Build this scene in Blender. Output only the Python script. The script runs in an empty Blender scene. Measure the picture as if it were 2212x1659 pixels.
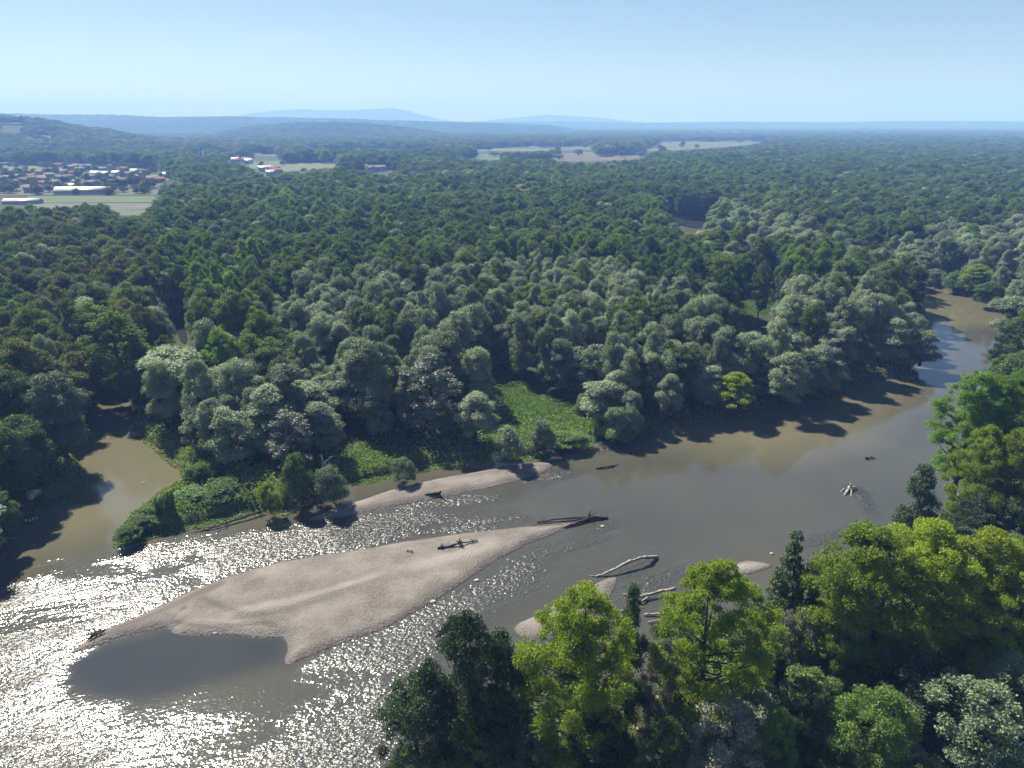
import bpy, math, random
import numpy as np
from mathutils import Vector

S = bpy.context.scene
COL = S.collection
rng = np.random.default_rng(7)
random.seed(7)

# ------------------------------------------------------------------ camera
CAM_H = 75.0
VW, VH, F = 2212.0, 1659.0, 1555.0
PITCH = math.atan((829.5 - 266.0) / F)
CP, SP = math.cos(PITCH), math.sin(PITCH)
cam = bpy.data.cameras.new('camera')
cam.sensor_width = 36.0
cam.lens = 36.0 * F / VW
cam.clip_start = 1.0
cam.clip_end = 60000.0
co = bpy.data.objects.new('camera', cam)
COL.objects.link(co)
co.location = (0, 0, CAM_H)
co.rotation_euler = (math.pi / 2 - PITCH, 0, 0)
S.camera = co

# ------------------------------------------------------------------ light, sky, exposure
SUN_AZ, SUN_EL = -38.0, 48.0
saz, sel = math.radians(SUN_AZ), math.radians(SUN_EL)
SUNV = Vector((math.sin(saz) * math.cos(sel), math.cos(saz) * math.cos(sel), math.sin(sel)))
sun = bpy.data.lights.new('sun', 'SUN')
sun.energy = 5.0
sun.angle = math.radians(0.5)
sun.color = (1.0, 0.95, 0.87)
so = bpy.data.objects.new('sun', sun)
so.rotation_euler = SUNV.to_track_quat('Z', 'Y').to_euler()
so.location = (-200, 200, 400)
COL.objects.link(so)

w = bpy.data.worlds.new('World')
S.world = w
w.use_nodes = True
wn, wl = w.node_tree.nodes, w.node_tree.links
wn.clear()
wout = wn.new('ShaderNodeOutputWorld')
bg = wn.new('ShaderNodeBackground')
sky = wn.new('ShaderNodeTexSky')
sky.sky_type = 'NISHITA'
sky.sun_disc = False
sky.sun_elevation = sel
sky.sun_rotation = saz
sky.altitude = 1500.0
sky.air_density = 1.0
sky.dust_density = 0.6
sky.ozone_density = 1.2
bg.inputs['Strength'].default_value = 0.05
# faint high wisps of cloud
tc = wn.new('ShaderNodeTexCoord')
def wmath(op, a, b=None, c=None):
    n = wn.new('ShaderNodeMath'); n.operation = op
    for i, x in enumerate((a, b, c)):
        if x is None: continue
        if isinstance(x, (int, float)): n.inputs[i].default_value = x
        else: wl.new(x, n.inputs[i])
    return n.outputs[0]
mp = wn.new('ShaderNodeMapping')
mp.inputs['Scale'].default_value = (14, 14, 110)
wl.new(tc.outputs['Generated'], mp.inputs['Vector'])
wno = wn.new('ShaderNodeTexNoise')
wno.inputs['Scale'].default_value = 1.0
wno.inputs['Detail'].default_value = 6.0
wl.new(mp.outputs[0], wno.inputs['Vector'])
sep = wn.new('ShaderNodeSeparateXYZ')
wl.new(tc.outputs['Generated'], sep.inputs[0])
def wisp(az, el, wa, we):
    a = wmath('ARCTAN2', sep.outputs[0], sep.outputs[1])
    da = wmath('DIVIDE', wmath('SUBTRACT', a, az), wa)
    e = wmath('ARCSINE', sep.outputs[2])
    de = wmath('DIVIDE', wmath('SUBTRACT', e, el), we)
    r2 = wmath('ADD', wmath('MULTIPLY', da, da), wmath('MULTIPLY', de, de))
    return wmath('MAXIMUM', wmath('SUBTRACT', 1.0, r2), 0.0)
m = wmath('ADD', wisp(-0.265, 0.093, 0.085, 0.012), wisp(-0.175, 0.122, 0.03, 0.006))
nf = wmath('MULTIPLY', wmath('SUBTRACT', wno.outputs[0], 0.40), 4.0)
cl = wn.new('ShaderNodeClamp'); wl.new(wmath('MULTIPLY', m, nf), cl.inputs[0])
cf = wmath('MULTIPLY', cl.outputs[0], 0.5)
mixw = wn.new('ShaderNodeMix'); mixw.data_type = 'RGBA'
wl.new(cf, mixw.inputs[0]); wl.new(sky.outputs[0], mixw.inputs[6])
mixw.inputs[7].default_value = (8.2, 8.3, 8.4, 1)
wl.new(mixw.outputs[2], bg.inputs['Color'])
wl.new(bg.outputs[0], wout.inputs['Surface'])

S.view_settings.view_transform = 'Standard'
S.view_settings.look = 'None'
S.view_settings.gamma = 1.0
S.view_settings.exposure = 1.1
S.view_settings.use_curve_mapping = False
S.render.engine = 'CYCLES'
cy = S.cycles
cy.use_denoising = True
try: cy.denoiser = 'OPENIMAGEDENOISE'
except Exception: pass
cy.use_adaptive_sampling = True
cy.adaptive_threshold = 0.015
cy.max_bounces = 5
cy.diffuse_bounces = 2
cy.glossy_bounces = 2
cy.transmission_bounces = 3
cy.transparent_max_bounces = 4
cy.volume_bounces = 1
cy.caustics_reflective = False
cy.caustics_refractive = False
cy.sample_clamp_indirect = 4.0

# ------------------------------------------------------------------ helpers: image plan -> ground
def ray(u, v):
    x = (np.asarray(u, float) - VW / 2) / F
    y = -(np.asarray(v, float) - VH / 2) / F
    return x, CP + SP * y, -SP + CP * y
def P(u, v, z=0.0):
    dx, dy, dz = ray(u, v)
    t = (z - CAM_H) / dz
    return np.stack([dx * t, dy * t], -1)
def proj(x, y, z):
    z = z - CAM_H
    d = y * CP - z * SP
    up = y * SP + z * CP
    d = np.maximum(d, 1e-3)
    return VW / 2 + F * x / d, VH / 2 - F * up / d
def polyW(pts, z=0.0):
    a = np.array(pts, float)
    return P(a[:, 0], a[:, 1], z)

def smooth_poly(p, it=2):
    p = np.asarray(p, float)
    for _ in range(it):
        q = np.roll(p, -1, 0)
        p = np.stack([0.75 * p + 0.25 * q, 0.25 * p + 0.75 * q], 1).reshape(-1, 2)
    return p
def inside(px, py, poly):
    poly = np.asarray(poly, float)
    x1, y1 = poly[:, 0], poly[:, 1]
    x2, y2 = np.roll(x1, -1), np.roll(y1, -1)
    r = np.zeros(np.shape(px), bool)
    for a, b, c, d in zip(x1, y1, x2, y2):
        if b == d: continue
        k = (b > py) != (d > py)
        r ^= k & (px < (c - a) * (py - b) / (d - b) + a)
    return r
def sdf(px, py, poly):
    """positive inside"""
    poly = np.asarray(poly, float)
    best = np.full(np.shape(px), 1e18)
    n = len(poly)
    for i in range(n):
        a, b = poly[i], poly[(i + 1) % n]
        e = b - a
        L = max(e @ e, 1e-9)
        t = np.clip(((px - a[0]) * e[0] + (py - a[1]) * e[1]) / L, 0, 1)
        d = (px - a[0] - t * e[0]) ** 2 + (py - a[1] - t * e[1]) ** 2
        np.minimum(best, d, out=best)
    d = np.sqrt(best)
    return np.where(inside(px, py, poly), d, -d)
def vnoise(x, y, scale, seed=0, octs=3):
    """cheap smooth value noise, about -1..1"""
    out = np.zeros(np.shape(x)); amp = 1.0; tot = 0
    for o in range(octs):
        xs, ys = np.asarray(x) / scale, np.asarray(y) / scale
        xi, yi = np.floor(xs).astype(np.int64), np.floor(ys).astype(np.int64)
        fx, fy = xs - xi, ys - yi
        fx, fy = fx * fx * (3 - 2 * fx), fy * fy * (3 - 2 * fy)
        def h(a, b):
            n = (a * 374761393 + b * 668265263 + (seed + o * 17) * 1442695041) & 0x7fffffff
            n = ((n ^ (n >> 13)) * 1274126177) & 0x7fffffff
            return ((n ^ (n >> 16)) & 0xffff) / 32767.5 - 1
        v = (h(xi, yi) * (1 - fx) + h(xi + 1, yi) * fx) * (1 - fy) + (h(xi, yi + 1) * (1 - fx) + h(xi + 1, yi + 1) * fx) * fy
        out += v * amp; tot += amp; amp *= 0.5; scale *= 0.5
    return out / tot

# ------------------------------------------------------------------ helpers: meshes and objects
def mesh(name, v, quads=None, tris=None, mat=None, smooth=False, attrs=None):
    v = np.asarray(v, np.float32).reshape(-1, 3)
    me = bpy.data.meshes.new(name)
    me.vertices.add(len(v)); me.vertices.foreach_set('co', v.ravel())
    idx, start, total = [], [], []
    s = 0
    for arr, k in ((quads, 4), (tris, 3)):
        if arr is None or len(arr) == 0: continue
        arr = np.asarray(arr, np.int32).reshape(-1, k)
        idx.append(arr.ravel())
        start.append(s + np.arange(len(arr)) * k)
        s += arr.size
    idx = np.concatenate(idx); start = np.concatenate(start)
    me.loops.add(len(idx)); me.loops.foreach_set('vertex_index', idx)
    me.polygons.add(len(start)); me.polygons.foreach_set('loop_start', start.astype(np.int32))
    if smooth: me.polygons.foreach_set('use_smooth', np.ones(len(start), bool))
    me.update(calc_edges=True)
    me.validate(verbose=False)
    for k, a in (attrs or {}).items():
        at = me.attributes.new(k, 'FLOAT', 'POINT')
        at.data.foreach_set('value', np.asarray(a, np.float32).ravel())
    if mat: me.materials.append(mat)
    return me
def link(name, data, parent=None, loc=None):
    o = bpy.data.objects.new(name, data)
    COL.objects.link(o)
    if parent: o.parent = parent
    if loc is not None: o.location = loc
    return o
def tag(o, label=None, cat=None, group=None, kind=None):
    if label: o['label'] = label
    if cat: o['category'] = cat
    if group: o['group'] = group
    if kind: o['kind'] = kind
    return o
def thing(name, label, cat, loc, rz=0.0, group=None):
    o = link(name, None, None, loc)
    o.rotation_euler = (0, 0, rz)
    o.empty_display_size = 1
    return tag(o, label, cat, group)
def grid_mesh(name, X, Y, Z, mat, smooth=True, attrs=None, keep=None):
    ny, nx = X.shape
    i = np.arange(nx * ny).reshape(ny, nx)
    q = np.stack([i[:-1, :-1], i[:-1, 1:], i[1:, 1:], i[1:, :-1]], -1).reshape(-1, 4)
    v = np.stack([X, Y, Z], -1).reshape(-1, 3)
    at = {k: np.asarray(a).ravel() for k, a in (attrs or {}).items()}
    if keep is not None:
        kq = keep.ravel()[q].any(1)
        q = q[kq]
        used = np.unique(q)
        remap = np.zeros(len(v), int); remap[used] = np.arange(len(used))
        v = v[used]; q = remap[q]; at = {k: a[used] for k, a in at.items()}
    return mesh(name, v, q, None, mat, smooth, at)
def tube(pts, rad, n=6):
    """tapered tube along points -> verts, quads, tris"""
    pts = np.asarray(pts, float); rad = np.asarray(rad, float)
    T = np.gradient(pts, axis=0); T /= np.linalg.norm(T, axis=1)[:, None] + 1e-9
    ref = np.array([0.0, 0, 1]) if abs(T[:, 2]).mean() < 0.8 else np.array([1.0, 0, 0])
    A = np.cross(T, ref); A /= np.linalg.norm(A, axis=1)[:, None] + 1e-9
    B = np.cross(T, A)
    an = np.arange(n) * 2 * math.pi / n
    V = pts[:, None] + rad[:, None, None] * (np.cos(an)[None, :, None] * A[:, None] + np.sin(an)[None, :, None] * B[:, None])
    k = len(pts)
    i = np.arange(k * n).reshape(k, n)
    q = np.stack([i[:-1], np.roll(i[:-1], -1, 1), np.roll(i[1:], -1, 1), i[1:]], -1).reshape(-1, 4)
    V = V.reshape(-1, 3)
    c0, c1 = len(V), len(V) + 1
    V = np.vstack([V, pts[0], pts[-1]])
    a = np.arange(n); b = np.roll(a, -1)
    t = np.vstack([np.stack([b, a, np.full(n, c0)], -1), np.stack([a + (k - 1) * n, b + (k - 1) * n, np.full(n, c1)], -1)])
    return V, q, t
class MB:
    def __init__(s): s.v = []; s.q = []; s.t = []; s.n = 0
    def add(s, v, q=None, t=None):
        v = np.asarray(v, float).reshape(-1, 3)
        if q is not None and len(q): s.q.append(np.asarray(q, int) + s.n)
        if t is not None and len(t): s.t.append(np.asarray(t, int) + s.n)
        s.v.append(v); s.n += len(v); return s
    def tube(s, pts, rad, n=6): return s.add(*tube(pts, rad, n))
    def box(s, c, d, rz=0.0, tilt=None):
        c = np.array(c, float); d = np.array(d, float) / 2
        o = np.array([[-1, -1, -1], [1, -1, -1], [1, 1, -1], [-1, 1, -1], [-1, -1, 1], [1, -1, 1], [1, 1, 1], [-1, 1, 1]]) * d
        if rz:
            R = np.array([[math.cos(rz), -math.sin(rz), 0], [math.sin(rz), math.cos(rz), 0], [0, 0, 1]]); o = o @ R.T
        return s.add(o + c, [[3, 2, 1, 0], [4, 5, 6, 7], [0, 1, 5, 4], [1, 2, 6, 5], [2, 3, 7, 6], [3, 0, 4, 7]])
    def mesh(s, name, mat, smooth=False, attrs=None):
        return mesh(name, np.vstack(s.v), np.vstack(s.q) if s.q else None, np.vstack(s.t) if s.t else None, mat, smooth, attrs)

# ------------------------------------------------------------------ materials
def new_mat(name):
    m = bpy.data.materials.new(name); m.use_nodes = True
    m.node_tree.nodes.clear()
    return m, m.node_tree.nodes, m.node_tree.links
class NT:
    """small helper to wire nodes"""
    def __init__(s, name):
        s.m, s.n, s.l = new_mat(name)
        s.out = s.n.new('ShaderNodeOutputMaterial')
    def node(s, t, **kw):
        n = s.n.new(t)
        for k, v in kw.items(): setattr(n, k, v)
        return n
    def set(s, sock, v):
        if isinstance(v, bpy.types.NodeSocket): s.l.new(v, sock)
        elif isinstance(v, tuple) and len(v) == 3 and sock.type == 'RGBA': sock.default_value = (*v, 1)
        else: sock.default_value = v
    def math(s, op, a, b=0.0, c=None, clamp=False):
        n = s.node('ShaderNodeMath', operation=op, use_clamp=clamp)
        s.set(n.inputs[0], a); s.set(n.inputs[1], b)
        if c is not None: s.set(n.inputs[2], c)
        return n.outputs[0]
    def mix(s, f, a, b, blend='MIX'):
        n = s.node('ShaderNodeMix', data_type='RGBA', blend_type=blend)
        s.set(n.inputs[0], f); s.set(n.inputs[6], a); s.set(n.inputs[7], b)
        return n.outputs[2]
    def noise(s, scale, detail=4.0, rough=0.55, vec=None, dist=0.0):
        n = s.node('ShaderNodeTexNoise')
        n.inputs['Scale'].default_value = scale; n.inputs['Detail'].default_value = detail
        n.inputs['Roughness'].default_value = rough; n.inputs['Distortion'].default_value = dist
        if vec is not None: s.l.new(vec, n.inputs['Vector'])
        return n.outputs[0]
    def voro(s, scale, vec=None, feature='F1'):
        n = s.node('ShaderNodeTexVoronoi', feature=feature)
        n.inputs['Scale'].default_value = scale
        if vec is not None: s.l.new(vec, n.inputs['Vector'])
        return n
    def pos(s): return s.node('ShaderNodeNewGeometry').outputs['Position']
    def mapped(s, vec, scale=(1, 1, 1), rot=(0, 0, 0)):
        n = s.node('ShaderNodeMapping'); n.inputs['Scale'].default_value = scale; n.inputs['Rotation'].default_value = rot
        s.l.new(vec, n.inputs['Vector']); return n.outputs[0]
    def attr(s, name): return s.node('ShaderNodeAttribute', attribute_name=name).outputs['Fac']
    def ramp(s, f, stops):
        n = s.node('ShaderNodeValToRGB'); cr = n.color_ramp
        while len(cr.elements) < len(stops): cr.elements.new(0.5)
        for e, (p, c) in zip(cr.elements, stops): e.position = p; e.color = (*c, 1) if len(c) == 3 else c
        s.l.new(f, n.inputs[0]); return n.outputs[0]
    def smooth(s, x, a, b):
        n = s.node('ShaderNodeMapRange', interpolation_type='SMOOTHSTEP')
        s.set(n.inputs[0], x); n.inputs[1].default_value = a; n.inputs[2].default_value = b
        return n.outputs[0]
    def bump(s, h, strength=0.5, dist=0.1, normal=None):
        n = s.node('ShaderNodeBump')
        s.set(n.inputs['Strength'], strength); n.inputs['Distance'].default_value = dist
        s.l.new(h, n.inputs['Height'])
        if normal is not None: s.l.new(normal, n.inputs['Normal'])
        return n.outputs[0]
    def principled(s, color, rough=0.8, normal=None, spec=0.3, **kw):
        n = s.node('ShaderNodeBsdfPrincipled')
        s.set(n.inputs['Base Color'], color); s.set(n.inputs['Roughness'], rough)
        n.inputs['Specular IOR Level'].default_value = spec
        for k, v in kw.items(): s.set(n.inputs[k], v)
        if normal is not None: s.l.new(normal, n.inputs['Normal'])
        s.l.new(n.outputs[0], s.out.inputs['Surface'])
        return n

def leaf_mat(name, base, alt, trans=0.35, tcol=None, gloss=0.02, grough=0.6, patch=0.012):
    t = NT(name)
    oi = t.node('ShaderNodeObjectInfo')
    lv = t.attr('leafv')
    pn = t.noise(patch, 2.0, 0.5, oi.outputs['Location'])
    f = t.math('ADD', t.math('MULTIPLY', t.math('SUBTRACT', pn, 0.5), 2.2), oi.outputs['Random'])
    f = t.math('ADD', t.math('MULTIPLY', f, 0.75), t.math('MULTIPLY', t.math('SUBTRACT', lv, 0.5), 0.55), clamp=True)
    c = t.mix(f, base, alt)
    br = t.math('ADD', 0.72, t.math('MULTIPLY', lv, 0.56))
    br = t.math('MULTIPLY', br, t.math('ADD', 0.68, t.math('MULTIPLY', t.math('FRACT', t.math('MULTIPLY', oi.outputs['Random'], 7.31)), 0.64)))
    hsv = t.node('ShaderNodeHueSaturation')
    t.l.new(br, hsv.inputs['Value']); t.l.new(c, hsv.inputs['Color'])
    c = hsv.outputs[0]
    d = t.node('ShaderNodeBsdfDiffuse'); t.l.new(c, d.inputs['Color'])
    tr = t.node('ShaderNodeBsdfTranslucent')
    tc_ = t.mix(1.0, c, tcol or (1.15, 1.25, 0.5), 'MULTIPLY'); t.l.new(tc_, tr.inputs['Color'])
    mx = t.node('ShaderNodeMixShader'); mx.inputs[0].default_value = trans
    t.l.new(d.outputs[0], mx.inputs[1]); t.l.new(tr.outputs[0], mx.inputs[2])
    g = t.node('ShaderNodeBsdfGlossy'); g.inputs['Roughness'].default_value = grough
    g.inputs['Color'].default_value = (0.9, 0.95, 1, 1)
    m2 = t.node('ShaderNodeMixShader'); m2.inputs[0].default_value = gloss
    t.l.new(mx.outputs[0], m2.inputs[1]); t.l.new(g.outputs[0], m2.inputs[2])
    t.l.new(m2.outputs[0], t.out.inputs['Surface'])
    return t.m

M = {}
M['willow'] = leaf_mat('willow_leaf', (0.184, 0.238, 0.133), (0.255, 0.295, 0.190), 0.30, (1.0, 1.15, 0.65), 0.025, 0.6)
M['broad'] = leaf_mat('broadleaf_leaf', (0.075, 0.130, 0.040), (0.143, 0.195, 0.058), 0.36)
M['olive'] = leaf_mat('olive_leaf', (0.099, 0.130, 0.044), (0.160, 0.165, 0.066), 0.34)
M['bright'] = leaf_mat('bright_leaf', (0.110, 0.188, 0.038), (0.157, 0.235, 0.047), 0.45)
M['poplar'] = leaf_mat('poplar_leaf', (0.186, 0.255, 0.026), (0.275, 0.305, 0.030), 0.52, (1.1, 1.3, 0.30), 0.02)
M['fresh'] = leaf_mat('fresh_poplar_leaf', (0.126, 0.205, 0.032), (0.184, 0.257, 0.038), 0.48, (1.05, 1.3, 0.35))
M['silver'] = leaf_mat('silver_leaf', (0.201, 0.224, 0.172), (0.287, 0.287, 0.218), 0.25, (1.0, 1.05, 0.6), 0.04, 0.5)
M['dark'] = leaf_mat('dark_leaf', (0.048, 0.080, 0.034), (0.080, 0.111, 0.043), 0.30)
M['yellow'] = leaf_mat('yellow_leaf', (0.150, 0.205, 0.020), (0.210, 0.240, 0.024), 0.45)
M['herb'] = leaf_mat('herb_leaf', (0.108, 0.223, 0.029), (0.179, 0.287, 0.046), 0.42, None, 0.02, 0.6, 0.02)
M['under'] = leaf_mat('undergrowth_leaf', (0.101, 0.176, 0.040), (0.197, 0.224, 0.074), 0.38)
def bark_mat(name, a, b, scale=3.0):
    t = NT(name)
    p = t.mapped(t.pos(), (1, 1, 0.25))
    n = t.noise(scale, 5.0, 0.6, p)
    t.principled(t.mix(t.smooth(n, 0.3, 0.7), a, b), 0.9, t.bump(n, 0.6, 0.06), 0.2)
    return t.m
M['bark'] = bark_mat('bark', (0.035, 0.028, 0.022), (0.095, 0.080, 0.062))
M['pale_bark'] = bark_mat('pale_bark', (0.10, 0.09, 0.075), (0.24, 0.22, 0.19))
M['driftwood'] = bark_mat('driftwood', (0.16, 0.14, 0.12), (0.42, 0.39, 0.35), 2.0)
M['darkwood'] = bark_mat('dark_driftwood', (0.022, 0.017, 0.013), (0.075, 0.058, 0.045), 2.0)

# ground: forest floor, mud at the water's edge, meadow green where herbs grow
t = NT('ground')
p = t.pos()
n1 = t.noise(0.35, 6.0, 0.62, p); n2 = t.noise(0.03, 4.0, 0.5, p)
c = t.mix(t.smooth(n1, 0.3, 0.7), (0.022, 0.026, 0.012), (0.060, 0.060, 0.028))
c = t.mix(t.smooth(n2, 0.4, 0.65), c, (0.036, 0.056, 0.018))
g = t.mix(t.smooth(n1, 0.3, 0.75), (0.050, 0.090, 0.018), (0.095, 0.135, 0.032))
c = t.mix(t.attr('grass'), c, g)
sx = t.node('ShaderNodeSeparateXYZ'); t.l.new(p, sx.inputs[0])
c = t.mix(t.smooth(sx.outputs[2], 1.0, 0.3), c, t.mix(n1, (0.035, 0.028, 0.02), (0.10, 0.085, 0.062)))
t.principled(c, 0.95, t.bump(n1, 0.8, 0.25), 0.15)
M['ground'] = t.m

t = NT('hill')
p = t.pos()
n1 = t.noise(0.02, 5.0, 0.6, p); n2 = t.noise(0.0035, 3.0, 0.5, p)
v1 = t.voro(0.006, t.mapped(p, (1, 2.0, 1)))
c = t.mix(t.smooth(n1, 0.3, 0.7), (0.020, 0.034, 0.012), (0.045, 0.060, 0.020))
fl = t.ramp(v1.outputs['Color'], [(0.0, (0.06, 0.10, 0.03)), (0.5, (0.12, 0.14, 0.05)), (1.0, (0.22, 0.20, 0.10))])
c = t.mix(t.attr('field'), c, fl)
t.principled(c, 0.95, None, 0.1)
M['hill'] = t.m
t = NT('mountain'); t.principled(t.mix(t.noise(0.001, 4.0, 0.6, t.pos()), (0.03, 0.045, 0.02), (0.06, 0.07, 0.035)), 0.95, None, 0.1); M['mountain'] = t.m

# gravel: sandy pink grey pebbles, wet and dark by the waterline
t = NT('gravel')
p = t.pos()
vv = t.voro(2.6, p); vb = t.voro(0.9, p)
n1 = t.noise(0.16, 5.0, 0.6, p); n2 = t.noise(1.4, 4.0, 0.7, p)
st = t.attr('band')
c = t.mix(t.math('MULTIPLY', vv.outputs['Distance'], 1.4, clamp=True), (0.195, 0.165, 0.144), (0.126, 0.105, 0.091))
c = t.mix(t.smooth(n1, 0.35, 0.7), c, (0.222, 0.192, 0.168))
c = t.mix(t.math('MULTIPLY', t.smooth(n2, 0.5, 0.72), 0.5), c, (0.114, 0.096, 0.084))
c = t.mix(t.smooth(st, 0.42, 0.85), c, (0.258, 0.225, 0.198))
c = t.mix(t.math('MULTIPLY', t.smooth(st, 0.34, 0.05), 0.95), c, (0.111, 0.09, 0.077))
sx = t.node('ShaderNodeSeparateXYZ'); t.l.new(p, sx.inputs[0])
hz_ = t.math('ADD', sx.outputs[2], t.math('MULTIPLY', t.math('SUBTRACT', n2, 0.5), 0.16))
wet = t.smooth(hz_, 0.22, 0.06)
c = t.mix(wet, c, (0.075, 0.062, 0.052))
ro = t.math('SUBTRACT', 0.92, t.math('MULTIPLY', wet, 0.35))
b = t.bump(vv.outputs['Distance'], 0.9, 0.10, t.bump(n2, 0.5, 0.14))
t.principled(t.mix(1.0, c, (0.91, 0.94, 0.95), 'MULTIPLY'), ro, b, 0.25)
M['gravel'] = t.m

# river: silty body, mirror-like where calm, standing waves where the bed is shallow
t = NT('river_water')
p = t.pos()
rf = t.attr('riffle')
d1 = t.mapped(p, (1.0, 1.0, 1), (0, 0, math.radians(-25)))
d2 = t.mapped(d1, (0.75, 1.35, 1))
w1 = t.noise(1.3, 1.0, 0.45, d2, 0.5)
w2 = t.noise(3.3, 1.0, 0.45, d2, 0.3)
w3 = t.noise(0.10, 3.0, 0.55, d1)
gust = t.smooth(t.noise(0.05, 4.0, 0.65, t.mapped(d1, (0.45, 1.3, 1)), 0.8), 0.34, 0.57)
rr = t.math('MULTIPLY', rf, t.math('ADD', 0.16, t.math('MULTIPLY', gust, 0.95)))
rc = t.math('MINIMUM', rr, 1.0)
h = t.math('ADD', t.math('MULTIPLY', w1, 1.0), t.math('MULTIPLY', w2, 0.42))
calm = t.math('ADD', t.math('MULTIPLY', t.noise(3.5, 2.0, 0.5, d2), 0.005), t.math('MULTIPLY', w3, 0.02))
hh = t.math('ADD', t.math('MULTIPLY', t.math('MULTIPLY', h, rr), 0.32), calm)
b = t.bump(hh, 1.0, 1.0)
sl = t.attr('silt')
slm = t.math('ADD', sl, t.math('MULTIPLY', t.math('SUBTRACT', t.noise(0.03, 3.0, 0.55, p), 0.5), 0.5), clamp=True)
silt = t.mix(slm, (0.030, 0.033, 0.032), (0.122, 0.111, 0.068))
silt = t.mix(t.math('MULTIPLY', rc, 0.8), silt, (0.046, 0.047, 0.042))
ro = t.math('ADD', 0.06, t.math('MULTIPLY', rc, 0.235))
pr = t.principled(silt, ro, b, 1.0)
pr.inputs['IOR'].default_value = 1.333
M['water'] = t.m

def flat_mat(name, a, b, scale=0.2, rough=0.9, spec=0.2, stripes=None):
    t = NT(name); p = t.pos()
    n = t.noise(scale, 5.0, 0.6, p)
    c = t.mix(t.smooth(n, 0.3, 0.7), a, b)
    if stripes:
        wv = t.node('ShaderNodeTexWave'); wv.inputs['Scale'].default_value = stripes[0]; wv.inputs['Distortion'].default_value = 1.0
        t.l.new(t.mapped(p, (1, 1, 1), (0, 0, stripes[1])), wv.inputs['Vector'])
        c = t.mix(t.math('MULTIPLY', wv.outputs['Fac'], 0.6), c, stripes[2])
    t.principled(c, rough, None, spec)
    return t.m
M['field'] = flat_mat('field_green', (0.05, 0.085, 0.026), (0.078, 0.11, 0.036), 0.02)
M['pale_field'] = flat_mat('field_pale', (0.075, 0.09, 0.036), (0.11, 0.115, 0.052), 0.01)
M['brown_field'] = flat_mat('field_brown', (0.085, 0.07, 0.046), (0.12, 0.10, 0.066), 0.01)
M['yards'] = flat_mat('village_ground', (0.035, 0.055, 0.02), (0.085, 0.085, 0.05), 0.06)
M['crop'] = flat_mat('field_crop', (0.06, 0.065, 0.05), (0.10, 0.10, 0.085), 0.05, 0.9, 0.2, (0.4, 1.5, (0.11, 0.11, 0.095)))
M['roof_red'] = flat_mat('roof_red', (0.13, 0.055, 0.038), (0.20, 0.095, 0.068), 1.5, 0.85, 0.08)
M['roof_grey'] = flat_mat('roof_grey', (0.10, 0.095, 0.10), (0.17, 0.16, 0.16), 1.5, 0.85, 0.08)
M['roof_dark'] = flat_mat('roof_dark', (0.05, 0.045, 0.05), (0.10, 0.085, 0.085), 1.5, 0.85, 0.08)
M['roof_white'] = flat_mat('roof_white', (0.27, 0.265, 0.255), (0.38, 0.375, 0.365), 0.5, 0.5, 0.3)
M['wall_white'] = flat_mat('wall_white', (0.36, 0.345, 0.32), (0.48, 0.465, 0.44), 0.8, 0.85)
M['wall_cream'] = flat_mat('wall_cream', (0.50, 0.43, 0.32), (0.62, 0.54, 0.42), 0.8, 0.85)
M['wall_grey'] = flat_mat('wall_grey', (0.30, 0.32, 0.34), (0.42, 0.43, 0.45), 0.8, 0.7)
M['glass'] = flat_mat('window_glass', (0.02, 0.025, 0.03), (0.04, 0.045, 0.05), 1.0, 0.12, 0.6)
M['rock'] = flat_mat('rock', (0.34, 0.31, 0.28), (0.55, 0.52, 0.48), 1.2, 0.85)
M['boat_wood'] = flat_mat('boat_wood', (0.05, 0.042, 0.036), (0.12, 0.10, 0.085), 2.5, 0.8)
M['plank'] = flat_mat('weathered_plank', (0.36, 0.34, 0.32), (0.55, 0.52, 0.49), 2.5, 0.75)

# ------------------------------------------------------------------ plan of the river (outline in photo space, carried to the ground)
WATER_V = [(-700, 1440), (-300, 1335), (-60, 1262), (0, 1240), (24, 1215), (34, 1180), (40, 1145), (52, 1122), (75, 1112), (97, 1101), (80, 1096), (97, 1094),
           (145, 1078), (178, 1058), (188, 1035), (186, 1005), (174, 985), (168, 965), (190, 935), (205, 900), (222, 862), (250, 838), (288, 850),
           (302, 885), (288, 905), (276, 928), (300, 950), (326, 964), (348, 985), (384, 1010), (392, 1038), (352, 1064), (294, 1105), (258, 1138), (235, 1168),
           (246, 1176), (330, 1152), (450, 1127), (550, 1100), (610, 1112), (652, 1088), (722, 1065), (737, 1045), (820, 1032), (900, 1010), (1000, 996),
           (1065, 988), (1120, 993), (1190, 974), (1250, 963), (1330, 950), (1430, 931), (1540, 915), (1640, 901), (1690, 893), (1780, 870), (1900, 832),
           (1990, 788), (2022, 745), (2016, 700), (1990, 650), (1962, 622), (1900, 602), (1780, 586), (1780, 575), (1880, 584), (1932, 598), (2010, 620), (2090, 641),
           (2150, 664), (2172, 700), (2168, 740), (2160, 790), (2140, 850), (2110, 910), (2085, 960), (2068, 1020), (2062, 1080), (2040, 1135), (1990, 1180),
           (1900, 1240), (1790, 1300), (1690, 1350), (1560, 1410), (1400, 1470), (1200, 1540), (1000, 1610), (800, 1690), (600, 1780), (300, 1880),
           (-300, 1960), (-900, 1900)]
WATER = smooth_poly(polyW(WATER_V), 2)
BANK = 1.5
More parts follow.
